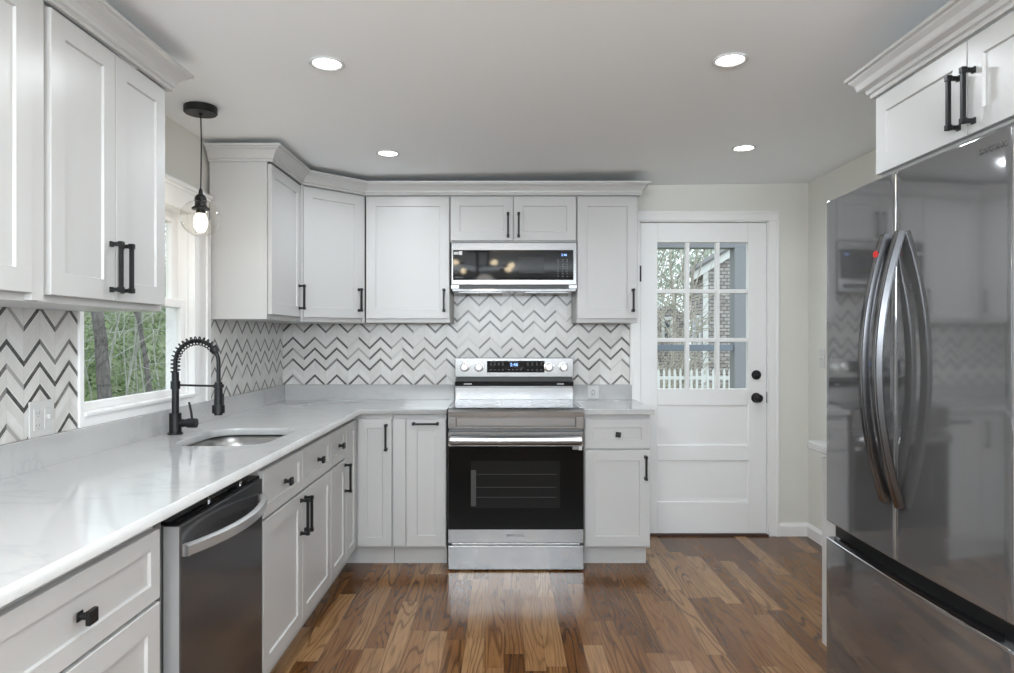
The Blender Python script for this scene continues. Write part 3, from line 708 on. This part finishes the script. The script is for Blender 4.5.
# ------------------------------------------------------------------ refrigerator
fr = thing('refrigerator', 'black stainless French-door refrigerator with curved handles', 'refrigerator', (1.155, 2.005, 0), -R90)
FW = 0.455
MB().box(-FW + 0.006, FW - 0.006, 0.075, 0.76, 0.03, 1.775).build('body', 'greyplastic', fr)
MB().box(-FW + 0.02, FW - 0.02, 0.05, 0.30, 0.0, 0.045).build('base_grille', 'blackplastic', fr)
bowy = lambda x_: -0.010 * (1 - (x_ / FW) ** 2)
def curved_panel(x0, x1, z0, z1, th, er=0.010):
    """front panel bowed outward, rounded vertical edges and top"""
    xs = []; n = 22
    cols = []
    for k in range(6):
        a = PI / 2 * k / 5; cols.append((x0 + er * (1 - math.sin(a)), er * (1 - math.cos(a))))
    cols = cols[::-1]; cols = [(x0 + er * (1 - math.cos(PI / 2 * k / 5)), er * (1 - math.sin(PI / 2 * k / 5))) for k in range(6)]
    for k in range(1, n): cols.append((x0 + er + (x1 - x0 - 2 * er) * k / n, 0.0))
    cols += [(x1 - er * (1 - math.sin(PI / 2 * (5 - k) / 5 + 0) * 0) - er + er * math.sin(PI / 2 * k / 5), er * (1 - math.cos(PI / 2 * k / 5))) for k in range(6)] if False else [(x1 - er + er * math.sin(PI / 2 * k / 5), er * (1 - math.cos(PI / 2 * k / 5))) for k in range(6)]
    rows = [(z0, 0.004), (z0 + 0.004, 0.0), (z0 + 0.006, 0.0), (z0 + 0.05, 0.0), (z1 - 0.05, 0.0), (z1 - 0.008, 0.0), (z1 - 0.006, 0.0), (z1 - 0.002, 0.002), (z1, 0.006)]
    vs = []; fs = []; m_ = len(cols)
    for zz, dy in rows:
        for cx_, cy_ in cols: vs.append((cx_, bowy(cx_) + cy_ + dy, zz))
    for i in range(len(rows) - 1):
        for k in range(m_ - 1): fs.append((i * m_ + k, i * m_ + k + 1, (i + 1) * m_ + k + 1, (i + 1) * m_ + k))
    o = len(vs); nr = len(rows)
    vs += [(x0, th, z0), (x1, th, z0), (x1, th, z1), (x0, th, z1)]
    fs += [(o, o + 1, o + 2, o + 3), tuple([o + 1, o] + list(range(m_))), tuple([o + 3, o + 2] + [(nr - 1) * m_ + k for k in range(m_ - 1, -1, -1)]),
           tuple([o] + [o + 3] + [i * m_ for i in range(nr - 1, -1, -1)]), tuple([o + 2, o + 1] + [i * m_ + m_ - 1 for i in range(nr)])]
    return MB().add(vs, fs)
ld = curved_panel(-FW, -0.003, 0.642, 1.784, 0.07).build('door', 'dsteel', fr, smooth=True)
rd = curved_panel(0.003, FW, 0.642, 1.784, 0.07).build('door', 'dsteel', fr, smooth=True)
fd = curved_panel(-FW, FW, 0.05, 0.583, 0.07).build('freezer_drawer', 'dsteel', fr, smooth=True)
for o in (ld, rd, fd):
    mo = o.modifiers.new('edges', 'EDGE_SPLIT'); mo.split_angle = math.radians(50)
MB().box(-FW + 0.004, FW - 0.004, 0.034, 0.08, 0.575, 0.65).build('drawer_recess', 'blackplastic', fr)
pth = [(t_ * 0.40, 0.014 - 0.016 * (1 - t_ * t_), 0.590) for t_ in [-1 + k / 12 for k in range(25)]]
bow_bar(pth, (0, 0, 1), 0.010, 0.010).build('drawer_grip', 'blackgloss', fd)
pl = [(x_, bowy(x_) - 0.001, 0.5835) for x_ in [-FW + 0.012 + (2 * FW - 0.024) * k / 24 for k in range(25)]]
MB().tube(pl, 0.0022, 6).build('drawer_edge', 'chrome', fd)
def fr_handle(d, xc):
    pth = []
    for k in range(33):
        t_ = -1 + 2 * k / 32; pth.append((xc, bowy(xc) - 0.002 - 0.066 * (1 - t_ * t_), 1.205 + t_ * 0.395))
    b = bow_bar(pth, (1, 0, 0), 0.017, 0.014); h = b.build('handle', 'dhandle', d)
    bow_bar([(p[0], p[1] - 0.0128, p[2]) for p in pth], (1, 0, 0), 0.0095, 0.003).build('inlay', 'steel', h)
    return h
M['dhandle'] = steel('handle_dark_steel', (0.10, 0.10, 0.105), 0.25, (1, 1, 60), 0.03)
h1 = fr_handle(ld, -0.040); h2 = fr_handle(rd, 0.036)
sk_z = H + (337.5 - 255) / 334
tt = (sk_z - 1.205) / 0.395
MB().lathe([(0.0005, 0.003), (0.012, 0.003), (0.012, 0.0)], (-0.040, bowy(-0.04) - 0.002 - 0.066 * (1 - tt * tt) - 0.0150, sk_z), 'Y', 20).build('red_sticker', 'red', h1)
text('SAMSUNG', 'brand_lettering', 0.019, 'darkgrey', rd, (0.345, bowy(0.3) - 0.0002, 1.744), align='LEFT')

# base cabinet beyond the fridge (seen edge-on) with its worktop
r = base_cab('slim white cabinet end between refrigerator and right wall', (1.228, 2.560, 0), -R90, 0.178, XR - 1.228 - 0.001)
shdoor(r, -0.086, 0.086, 0.118, 0.836, rail=0.04)
o = MB().box(1.180, XR - 0.001, 2.470, 2.668, 0.866, 0.896).build('countertop', 'quartz', bevel=0.002)
tag(o, 'little white quartz ledge beside the far side of the refrigerator', 'countertop', kind='thing')

# ------------------------------------------------------------------ sink and faucet
sk_o = thing('sink', 'undermount stainless steel sink set in the left worktop', 'sink', (-1.0835, 2.795, 0))
rings_ = [(0.0, CB - 0.001, 0.11), (0.002, 0.80, 0.11), (0.012, 0.70, 0.10), (0.05, 0.68, 0.08), (0.10, 0.677, 0.05)]
vs = []; fs = []
hx, hy = (sk[1] - sk[0]) / 2 + 0.004, (sk[3] - sk[2]) / 2 + 0.004
m_ = 36
lp = rrect(-hx - 0.02, hx + 0.02, -hy - 0.02, hy + 0.02, 0.12); vs += [(a, b_, CB - 0.001) for a, b_ in lp]
for ins, zz, rr in rings_:
    vs += [(a, b_, zz) for a, b_ in rrect(-hx + ins, hx - ins, -hy + ins, hy - ins, rr)]
for i in range(len(rings_)):
    for k in range(m_): fs.append((i * m_ + k, i * m_ + (k + 1) % m_, (i + 1) * m_ + (k + 1) % m_, (i + 1) * m_ + k))
fs.append(tuple(len(rings_) * m_ + k for k in range(m_)))
MB().add(vs, fs).build('basin', 'sinksteel', sk_o, smooth=True)
MB().lathe([(0.045, 0.679), (0.043, 0.682), (0.035, 0.680), (0.015, 0.676), (0.001, 0.676)], n=28).build('drain', 'chrome', sk_o, smooth=True)

fc = thing('faucet', 'matte black spring pull-down faucet beside the sink', 'faucet', (-1.372, 2.86, CT))
zz = lambda py: H - (py - 337.5) / 239.5 - CT
MB().cyl((0, 0, 0), (0, 0, 0.006), 0.030, 24).cyl((0, 0, 0.006), (0, 0, zz(413)), 0.024, 24).build('base', 'black', fc, bevel=0.001)
MB().cyl((0, 0, zz(413)), (0, 0, zz(372)), 0.0145, 20).build('stem', 'black', fc)
MB().cyl((0, 0, zz(389)), (0, 0, zz(381)), 0.019, 20).build('collar', 'black', fc)
R = 0.090; cz = 1.283 - CT - R
MB().cyl((0.0, 0, zz(423)), (0.052, 0, zz(423)), 0.0165, 18).cyl((0.052, 0, zz(423)), (0.088, 0, zz(423)), 0.020, 18).build('valve_body', 'black', fc)
MB().tube([(0.070, 0, zz(420)), (0.066, 0, zz(412)), (0.057, 0, zz(402))], [0.005, 0.005, 0.0045], 10).build('lever', 'black', fc)
arc = [(0, 0, zz(373))] + [(R - R * math.cos(PI * k / 24), 0, cz + R * math.sin(PI * k / 24)) for k in range(25)] + [(2 * R, 0, zz(386))]
MB().tube(arc, 0.0085, 12).build('hose', 'black', fc)
# spring coil round the hose
def along(pts, s_):
    acc = 0
    for i in range(len(pts) - 1):
        a = Vector(pts[i]); b_ = Vector(pts[i + 1]); l_ = (b_ - a).length
        if acc + l_ >= s_ or i == len(pts) - 2: return a + (b_ - a) * min(1.0, (s_ - acc) / l_), (b_ - a).normalized()
        acc += l_
Ls = 0.045 + PI * R * 0.80
coil = []
turns = 17; N = turns * 12
for k in range(N + 1):
    p_, t_ = along(arc, Ls * k / N); nn = Vector((0, 1, 0)); bb = t_.cross(nn); a = 2 * PI * turns * k / N
    coil.append(p_ + nn * math.cos(a) * 0.0175 + bb * math.sin(a) * 0.0175)
MB().tube(coil, 0.0026, 6).build('spring', 'black', fc)
pc, tc_ = along(arc, Ls)
MB().cyl(pc - tc_ * 0.012, pc + tc_ * 0.012, 0.0165, 18).build('spring_clamp', 'black', fc)
MB().cyl((2 * R, 0, zz(382)), (2 * R, 0, zz(405)), 0.0155, 20, 0.018).cyl((2 * R, 0, zz(405)), (2 * R, 0, zz(413)), 0.0255, 24).cyl((2 * R, 0, zz(413)), (2 * R, 0, zz(415)), 0.017, 20).build('spray_head', 'black', fc)
MB().box(2 * R + 0.015, 2 * R + 0.022, -0.006, 0.006, zz(405), zz(394)).build('spray_button', 'black', fc, bevel=0.002)
MB().tube([(0.0, 0, zz(385)), (2 * R - 0.012, 0, zz(386))], 0.0045, 10).lathe([(0.018, -0.008), (0.0215, -0.006), (0.0215, 0.006), (0.018, 0.008)], (2 * R, 0, zz(386)), n=24).build('support_arm', 'black', fc)

# ------------------------------------------------------------------ pendant over the sink
PX, PY = -1.262, 2.85
pcz = ceil_z(PX)
pn = thing('pendant_light', 'small clear glass globe pendant hanging over the sink', 'light', (PX, PY, 1.70))
pz = lambda py: H - (py - 337.5) / 240.5 - 1.70
MB().lathe([(0.001, pcz - 1.70 + 0.002), (0.064, pcz - 1.70 + 0.002), (0.066, pcz - 1.70 - 0.004), (0.066, pcz - 1.70 - 0.026), (0.062, pcz - 1.70 - 0.030), (0.001, pcz - 1.70 - 0.030)], n=40).build('ceiling_canopy', 'black', pn)
MB().tube([(0, 0, pcz - 1.70 - 0.028), (0.003, 0, 0.42), (0.002, 0, 0.32), (0, 0, pz(191))], 0.0028, 8).cyl((0, 0, pcz - 1.738), (0, 0, pcz - 1.728), 0.008, 12).build('cord', 'black', pn)
MB().lathe([(0.003, pz(188)), (0.007, pz(190)), (0.009, pz(194)), (0.016, pz(195)), (0.022, pz(197)), (0.025, pz(201)), (0.022, pz(203)), (0.024, pz(206)), (0.035, pz(208)), (0.035, pz(209.5)), (0.018, pz(210)), (0.018, pz(214)), (0.001, pz(214))], n=28).build('socket', 'black', pn)
gz = pz(218); gr = 0.080
gp = []
for k in range(19):
    a = math.radians(64 - (64 + 62) * k / 18); gp.append((gr * math.cos(a), gz + gr * math.sin(a) * 0.96))
gp += [(gr * math.cos(math.radians(-62)) - 0.002, gp[-1][1] - 0.003), (gr * math.cos(math.radians(-62)) - 0.004, gp[-1][1])]
MB().lathe(gp, n=40).build('glass_globe', 'globe', pn, smooth=True)
MB().lathe([(0.001, pz(232.5)), (0.014, pz(231.5)), (0.025, pz(227.5)), (0.0285, pz(222.5)), (0.025, pz(217.5)), (0.017, pz(213)), (0.013, pz(211))], n=24).build('bulb', 'bulb', pn, smooth=True)
d = bpy.data.lights.new('pendant_bulb_lamp', 'POINT'); d.energy = 1.3; d.color = (1, 0.86, 0.68); d.shadow_soft_size = 0.03
o = bpy.data.objects.new('pendant_bulb_lamp', d); C.objects.link(o); o.location = (PX, PY, 1.70 + pz(236))

# ------------------------------------------------------------------ recessed ceiling lights
CAN_P = 3.9
for (cx_, cy_, lab) in ((-0.626, 2.42, 'round recessed ceiling light above the sink-side floor, large one nearest the pendant'),
                        (0.807, 2.444, 'round recessed ceiling light in front of the refrigerator cabinet'),
                        (-0.61, 3.60, 'small recessed ceiling light before the upper corner cabinets'),
                        (1.262, 3.605, 'small recessed ceiling light in front of the exterior door')):
    zc = ceil_z(cx_)
    r = thing('recessed_light', lab, 'light', (cx_, cy_, zc))
    MB().lathe([(0.052, 0.001), (0.060, -0.002), (0.062, -0.006), (0.058, -0.008), (0.050, -0.006), (0.046, 0.001)], n=40).build('trim_ring', 'whiteplastic', r, smooth=True)
    MB().lathe([(0.001, -0.003), (0.049, -0.003), (0.049, 0.001), (0.001, 0.001)], n=40).build('lens', 'led', r)
    a = area_lamp('can_or_fill_lamp', (cx_, cy_, zc - 0.012), (0, 0, 0), 0.09, 0.09, CAN_P, (0.88, 0.95, 1.0), math.radians(160)); a.data.shape = 'DISK'

# ------------------------------------------------------------------ chandelier mirrored in the microwave glass
chx, chy = -0.30, 0.52
cc = ceil_z(chx)
ch = thing('chandelier', 'black branching chandelier with bare bulbs, mirrored in the microwave door', 'light', (chx, chy, 1.98))
MB().box(-0.12, 0.14, -0.05, 0.05, cc - 1.98 - 0.022, cc - 1.98 + 0.001).build('ceiling_canopy', 'black', ch, bevel=0.003)
MB().cyl((0, 0, 0.0), (0, 0, cc - 2.0), 0.014, 12).cyl((0.12, 0, 0.12), (0.12, 0, cc - 2.0), 0.009, 12).build('rod', 'black', ch)
for (ex, ey, ez, sx_) in ((-0.165, 0.07, 0.145, -1), (-0.10, -0.09, 0.070, -1), (0.115, 0.06, 0.140, 1), (0.30, -0.05, 0.132, 1), (0.27, 0.10, 0.068, 1)):
    st_ = Vector((0, 0, ez - 0.02)); en = Vector((ex, ey, ez)); dd = (en - st_).normalized()
    MB().cyl(st_, en, 0.006, 10).build('arm', 'black', ch)
    so = MB().cyl(en - dd * 0.01, en + dd * 0.045, 0.016, 14).build('socket', 'black', ch)
    prof_ = [(0.013, 0.045), (0.020, 0.060), (0.029, 0.085), (0.029, 0.10), (0.020, 0.118), (0.001, 0.124)]
    b = MB().lathe(prof_, n=18); q_ = Vector((0, 0, 1)).rotation_difference(dd).to_matrix().to_4x4()
    b.xf(Matrix.Translation(en) @ q_).build('bulb', 'filament', ch, smooth=True)
d = bpy.data.lights.new('chandelier_lamp', 'POINT'); d.energy = 4.0; d.color = (1, 0.95, 0.88); d.shadow_soft_size = 0.12
o = bpy.data.objects.new('chandelier_lamp', d); C.objects.link(o); o.location = (chx + 0.08, chy - 0.1, 1.90)

# ------------------------------------------------------------------ outlets and switches
def plate(name, label, cat, loc, rz, w_, h_, devs):
    r = thing(name, label, cat, loc, rz)
    MB().box(-w_ / 2, w_ / 2, -0.006, -0.0005, -h_ / 2, h_ / 2).build('cover_plate', 'whiteplastic', r, bevel=0.003)
    for kind, dx in devs:
        if kind == 'outlet':
            f = MB().box(dx - 0.017, dx + 0.017, -0.0085, -0.005, -0.034, 0.034).build('receptacle', 'whiteplastic', r, bevel=0.002)
            for s in (-0.019, 0.019):
                MB().box(dx - 0.007, dx - 0.005, -0.0092, -0.008, s - 0.004, s + 0.005).box(dx + 0.005, dx + 0.007, -0.0092, -0.008, s - 0.004, s + 0.005).box(dx - 0.002, dx + 0.002, -0.0092, -0.008, s - 0.011, s - 0.008).build('socket_slot', 'greyplastic', f)
        elif kind == 'oval':
            f = MB().lathe([(0.001, 0.012), (0.014, 0.012), (0.018, 0.006), (0.019, 0.0)], (dx, 0, 0), 'Y', 24).xf(Matrix.Diagonal((1, 1, 1.5, 1))).build('receptacle', 'whiteplastic', r)
            MB().lathe([(0.011, 0.0125), (0.011, 0.013), (0.007, 0.013), (0.007, 0.0125)], (dx, 0, 0), 'Y', 24).xf(Matrix.Diagonal((1, 1, 1.5, 1))).build('socket_slot', 'greyplastic', f)
        else:
            f = MB().box(dx - 0.017, dx + 0.017, -0.008, -0.005, -0.033, 0.033).build('switch_frame', 'whiteplastic', r, bevel=0.001)
            MB().box(dx - 0.006, dx + 0.006, -0.016, -0.006, -0.004, 0.012).build('toggle', 'whiteplastic', f, bevel=0.002)
    return r
plate('wall_outlet', 'white double plate with outlet and switch on the near left tile', 'outlet', (TL, 2.132, 1.045), R90, 0.116, 0.112, [('outlet', -0.024), ('switch', 0.026)])
plate('wall_outlet', 'small white outlet on the upstand right of the range', 'outlet', ((593 - 504) / 153.8, TB - 0.018, H - (392 - 337.5) / 153.8), 0, 0.075, 0.084, [('oval', 0.0)])
plate('light_switch', 'white light switch on the beige wall beside the refrigerator', 'switch', (XR, 4.275, 1.165), -R90, 0.072, 0.118, [('switch', 0.0)])

# ------------------------------------------------------------------ outdoors: left woods
def noise_mat(name, c0, c1, scale, rough=0.9, stretch=(1, 1, 1)):
    m = mat(name, c0, rough, 0, 0.2); g = G(m); tc = g.n('ShaderNodeNewGeometry'); mp = g.n('ShaderNodeMapping'); mp.inputs['Scale'].default_value = stretch
    g.nt.links.new(tc.outputs['Position'], mp.inputs['Vector'])
    g.base(g.ramp(g.noise(mp.outputs[0], scale, 5, 0.65), [(0.32, c0), (0.68, c1)])); return m
M['ground'] = noise_mat('leaf_litter', (0.10, 0.10, 0.05), (0.26, 0.24, 0.13), 2.2)
M['bark'] = noise_mat('grey_bark', (0.06, 0.058, 0.055), (0.20, 0.19, 0.18), 9, 0.9, (6, 6, 1))
M['palebark'] = noise_mat('pale_bark', (0.30, 0.31, 0.29), (0.50, 0.52, 0.48), 9)
M['twig'] = noise_mat('bare_twigs', (0.26, 0.24, 0.20), (0.60, 0.57, 0.51), 6)
M['leaf'] = noise_mat('green_leaves', (0.06, 0.115, 0.04), (0.30, 0.40, 0.19), 3.0)
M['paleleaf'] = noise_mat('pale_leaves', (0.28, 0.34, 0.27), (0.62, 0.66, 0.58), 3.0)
M['hill'] = noise_mat('wooded_slope', (0.06, 0.085, 0.04), (0.25, 0.30, 0.16), 1.4)
GZ = -0.45
struct(MB().add([(-40, -12, GZ), (-1.7, -12, GZ), (-1.7, 4.7, GZ), (40, 4.7, GZ), (40, 50, GZ), (-40, 50, GZ)], [(0, 1, 2, 3, 4, 5)]).build('ground', 'ground'))
# slope rising behind the woods
hv = []; fs = []
nn_ = 24
for i in range(nn_ + 1):
    a = i / nn_
    for j_ in range(6):
        hx_ = -24 + 22 * a; hy_ = 15.5 + 3 * a + j_ * 1.8 + math.sin(i * 1.7) * 0.3
        hv.append((hx_, hy_, GZ + j_ * 0.85 + (0.25 * math.sin(i * 2.3 + j_) if j_ else -0.05)))
for i in range(nn_):
    for j_ in range(5): fs.append((i * 6 + j_, i * 6 + j_ + 1, (i + 1) * 6 + j_ + 1, (i + 1) * 6 + j_))
struct(MB().add(hv, fs).build('hill', 'hill', smooth=True))
def ray(px, py, Yd): s_ = FPX / Yd; return Vector(((px - 504) / s_, Yd, H - (py - 337.5) / s_))
def branchy(b, p, d, L_, r_, depth, rng, spread=0.6):
    pts = [p]; rs = [r_]; n_ = 5; q_ = p.copy(); dd = d.copy()
    for k in range(n_):
        dd = (dd + Vector((rng.uniform(-1, 1), rng.uniform(-1, 1), rng.uniform(-0.4, 0.7))) * 0.14).normalized()
        q_ = q_ + dd * L_ / n_; pts.append(q_.copy()); rs.append(r_ * (1 - 0.6 * (k + 1) / n_))
    b.tube(pts, rs, 6 if r_ > 0.03 else 4)
    if depth > 0:
        for k in range(rng.randint(2, 4)):
            i = rng.randint(2, n_); nd = (dd + Vector((rng.uniform(-1, 1), rng.uniform(-1, 1), rng.uniform(-0.5, 0.8))) * spread).normalized()
            branchy(b, pts[i], nd, L_ * rng.uniform(0.45, 0.75), max(0.004, rs[i] * 0.65), depth - 1, rng, spread)
def tree(label, base, top, r_, m_, depth=3, rng=None, group=None):
    b = MB(); base = Vector(base); d_ = Vector(top) - base
    branchy(b, base, d_.normalized(), d_.length, r_, depth, rng)
    o = b.build('bare_tree', m_, smooth=True); return tag(o, label, 'tree', group, 'thing')
rng = random.Random(3)
def gbase(px, Yd): p_ = ray(px, 337, Yd); p_.z = GZ - 0.05; return p_
t1 = gbase(113, 9.0); tree('thick dark grey leaning trunk in the window view', t1, ray(97, 300, 9.0) + Vector((0, 0, 2.2)), 0.115, 'bark', 2, rng)
t2 = gbase(155, 11.0); tree('forked grey tree near the right side of the window view', t2, ray(152, 330, 11.0) + Vector((0, 0, 1.6)), 0.06, 'bark', 3, rng)
for k, (px, pt, yd, rr) in enumerate(((119, 117, 12, 0.018), (124, 121, 13, 0.02), (131, 128, 13.5, 0.016), (136, 142, 13, 0.016), (143, 147, 12.5, 0.018), (108, 104, 10.5, 0.025), (93, 90, 13, 0.02), (163, 160, 13, 0.02), (168, 170, 12, 0.018), (128, 139, 11.5, 0.014))):
    tree('thin pale sapling among the green woods in the window view', gbase(px, yd), ray(pt, 300, yd) + Vector((0, 0, 1.4)), rr, 'palebark', 2, rng, 'saplings outside the kitchen window')
b = MB()
for k in range(15000):
    yd = rng.uniform(12.5, 19); px = rng.uniform(40, 235); sc = FPX / yd
    X_ = (px - 504) / sc; z_ = GZ + rng.random() ** 1.15 * 4.8
    p_ = Vector((X_, yd, z_)); s_ = rng.uniform(0.02, 0.065)
    a = Vector((rng.uniform(-1, 1), rng.uniform(-1, 1), rng.uniform(-1, 1))).normalized() * s_
    c_ = Vector((rng.uniform(-1, 1), rng.uniform(-1, 1), rng.uniform(-1, 1))).normalized() * s_ * 0.6
    b.add([p_ - a, p_ + c_, p_ + a, p_ - c_], [(0, 1, 2, 3)])
tag(b.build('woodland_foliage', 'leaf'), 'green leaf mass of the woods beyond the kitchen window', 'foliage', kind='stuff')
b = MB()
for k in range(60):
    yd = rng.uniform(10, 14); px = rng.uniform(60, 210); p_ = ray(px, rng.uniform(300, 420), yd)
    d_ = Vector((rng.uniform(-1, 1), rng.uniform(-0.5, 0.5), rng.uniform(-0.1, 0.9))).normalized(); L_ = rng.uniform(0.6, 1.8)
    d2 = (d_ + Vector((rng.uniform(-1, 1), 0, rng.uniform(-0.6, 0.6))) * 0.5).normalized(); d3 = (d2 + Vector((rng.uniform(-1, 1), 0, rng.uniform(-0.6, 0.6))) * 0.5).normalized()
    b.tube([p_, p_ + d_ * L_ * 0.35, p_ + d_ * L_ * 0.35 + d2 * L_ * 0.35, p_ + d_ * L_ * 0.35 + d2 * L_ * 0.35 + d3 * L_ * 0.35], [0.007, 0.0055, 0.0045, 0.002], 4)
tag(b.build('underbrush', 'palebark'), 'tangle of thin bare twigs in the woods outside the kitchen window', 'brush', kind='stuff')

# ------------------------------------------------------------------ outdoors: behind the exterior door
M['greypaint'] = mat('grey_porch_paint', (0.22, 0.23, 0.245), 0.6)
M['bluegrey'] = mat('blue_grey_rail', (0.17, 0.20, 0.24), 0.6)
M['whiteext'] = mat('white_exterior_paint', (0.78, 0.80, 0.80), 0.6)
M['roof'] = mat('grey_roof', (0.2, 0.2, 0.2), 0.9)
M['extglass'] = mat('dark_window_glass', (0.10, 0.13, 0.16), 0.1)
m = mat('cedar_shingles', (0.3, 0.3, 0.3), 0.9, 0, 0.2); M['shingle'] = m
g = G(m); X, Y, Z = g.xyz()[:3]
br = g.n('ShaderNodeTexBrick'); br.offset = 0.5
g.put(br.inputs['Vector'], g.comb(g.m('ADD', X, Y), Z, 0.0))
for k, v in (('Color1', (0.30, 0.275, 0.27, 1)), ('Color2', (0.52, 0.50, 0.49, 1)), ('Mortar', (0.12, 0.11, 0.11, 1))): br.inputs[k].default_value = v
for k, v in (('Scale', 1.0), ('Mortar Size', 0.016), ('Brick Width', 0.21), ('Row Height', 0.125), ('Bias', 0.1), ('Mortar Smooth', 0.3)): br.inputs[k].default_value = v
g.base(br.outputs['Color'])
# porch
po = MB().box(2.02, 2.155, 6.0, 6.13, GZ, 2.084).build('porch_post', 'greypaint'); tag(po, 'wide grey porch post seen through the right door lites', 'post', kind='thing')
pb = MB().box(0.3, 3.2, 6.0, 6.13, 2.085, 2.32).build('porch_beam', 'greypaint'); tag(pb, 'grey porch header across the top of the door lites', 'beam', kind='thing')
prl = thing('porch_railing', 'blue-grey porch handrail across the lower door lites', 'railing', (1.6, 6.05, GZ))
MB().box(-1.3, 0.418, -0.035, 0.035, 1.235 - GZ - 0.055, 1.235 - GZ).build('top_rail', 'bluegrey', prl, bevel=0.006)
for xx_ in (-1.25, -0.95): MB().box(xx_ - 0.02, xx_ + 0.02, -0.02, 0.02, 0, 1.18 - GZ).build('baluster', 'bluegrey', prl)
# picket fence
FY = 15.0; qf = FPX / FY
pf = thing('picket_fence', 'white picket fence beyond the porch, low in the door glass', 'fence', ((697 - 504) / qf, FY, GZ))
for zz_ in (0.35, 0.86): MB().box(-1.4, 1.4, 0.02, 0.05, zz_ - 0.035, zz_ + 0.035).build('rail', 'whiteext', pf)
for k in range(23):
    xx_ = -1.32 + k * 0.12
    MB().prism([(xx_ - 0.024, 0), (xx_ + 0.024, 0), (xx_ + 0.024, 1.0), (xx_, 1.07), (xx_ - 0.024, 1.0)], 0, 0.02).build('picket', 'whiteext', pf)
# neighbouring house
HY = 24.0; q3 = FPX / HY
hcx = (735 - 504) / q3
hs = thing('neighbour_house', 'grey shingled house with white trim outside the exterior door', 'house', (hcx, HY, GZ))
hxx = lambda px: (px - 504) / q3 - hcx
hzz = lambda py: H - (py - 337.5) / q3 - GZ
hx0 = hxx(703.5); ez = hzz(273); HW = 6.6; sl_ = 0.62
MB().prism([(hx0, 0), (hx0 + HW, 0), (hx0 + HW, ez + HW * sl_), (hx0, ez)], 0, 1.6).build('shingle_wall', 'shingle', hs)
MB().box(hx0 - 0.02, hx0 + 0.16, -0.04, 0.0, 0, ez + 0.05).build('corner_board', 'whiteext', hs)
MB().prism([(hx0 - 0.45, ez - 0.45 * sl_ - 0.02), (hx0 + HW, ez + HW * sl_ - 0.02), (hx0 + HW, ez + HW * sl_ + 0.26), (hx0 - 0.45, ez - 0.45 * sl_ + 0.26)], -0.14, 0.0).build('rake_board', 'whiteext', hs)
MB().prism([(hx0 - 0.55, ez - 0.55 * sl_ + 0.26), (hx0 + HW, ez + HW * sl_ + 0.26), (hx0 + HW, ez + HW * sl_ + 0.36), (hx0 - 0.55, ez - 0.55 * sl_ + 0.36)], -0.22, 1.7).build('roof', 'roof', hs)
hw_ = MB().box(hx0 - 0.07, hx0, 0.22, 1.12, hzz(345), hzz(315)).build('window', 'whiteext', hs)
for za_, zb_ in ((343, 331.5), (330, 317.5)): MB().box(hx0 - 0.09, hx0 - 0.06, 0.36, 0.98, hzz(za_), hzz(zb_)).build('pane', 'extglass', hw_)
fcx = (667 - 504) / (FPX / 30.0); q4 = FPX / 30.0
fh = thing('distant_shed', 'small pale shed with a white window behind the bare branches', 'shed', (fcx, 30.0, GZ))
zf = lambda py: H - (py - 337.5) / q4 - GZ
MB().prism([(-0.75, 0), (0.75, 0), (0.75, zf(314)), (0, zf(305)), (-0.75, zf(314))], 0, 3).build('shingle_wall', 'shingle', fh)
fw_ = MB().box(-0.24, 0.24, -0.06, 0, zf(341), zf(317)).build('window', 'whiteext', fh)
MB().box(-0.12, 0.12, -0.08, -0.05, zf(338), zf(320)).build('pane', 'extglass', fw_)
rng = random.Random(11)
b = MB()
for k in range(230):
    yd = rng.uniform(16.5, 21); px = rng.uniform(722, 760) if rng.random() < 0.08 else rng.uniform(640, 700); p_ = ray(px, rng.uniform(290, 400), yd)
    if px > 708 or rng.random() < 0.3: p_.z = GZ + rng.uniform(0.0, 0.6)
    d_ = Vector((rng.uniform(-1, 1), rng.uniform(-0.4, 0.4), rng.uniform(0.1, 1.3))).normalized(); L_ = rng.uniform(0.5, 1.8)
    d2 = (d_ + Vector((rng.uniform(-1, 1), 0, rng.uniform(-0.6, 0.6))) * 0.6).normalized(); d3 = (d2 + Vector((rng.uniform(-1, 1), 0, rng.uniform(-0.6, 0.6))) * 0.6).normalized()
    b.tube([p_, p_ + d_ * L_ * 0.35, p_ + d_ * L_ * 0.35 + d2 * L_ * 0.35, p_ + d_ * L_ * 0.35 + d2 * L_ * 0.35 + d3 * L_ * 0.35], [0.016, 0.013, 0.010, 0.004], 4)
tag(b.build('bare_thicket', 'twig'), 'bare brown thicket of branches outside the exterior door', 'thicket', kind='stuff')
for k, (px, pt, yd, rr) in enumerate(((672, 668, 17, 0.05), (684, 690, 18, 0.055), (660, 664, 18, 0.06), (678, 680, 21, 0.06))):
    tree('slender bare tree behind the thicket outside the exterior door', gbase(px, yd), ray(pt, 250, yd) + Vector((0, 0, 0.4)), rr, 'twig', 2, rng, 'bare trees outside the exterior door')
b = MB()
for k in range(9000):
    yd = rng.uniform(34, 44); px = rng.uniform(620, 715); sc = FPX / yd
    p_ = Vector(((px - 504) / sc, yd, GZ + rng.random() ** 0.8 * 8.2)); s_ = rng.uniform(0.06, 0.16)
    a = Vector((rng.uniform(-1, 1), rng.uniform(-1, 1), rng.uniform(-1, 1))).normalized() * s_
    c_ = Vector((rng.uniform(-1, 1), rng.uniform(-1, 1), rng.uniform(-1, 1))).normalized() * s_ * 0.6
    b.add([p_ - a, p_ + c_, p_ + a, p_ - c_], [(0, 1, 2, 3)])
tag(b.build('distant_foliage', 'paleleaf'), 'pale grey-green leaf mass far behind the bare trees outside the door', 'foliage', kind='stuff')
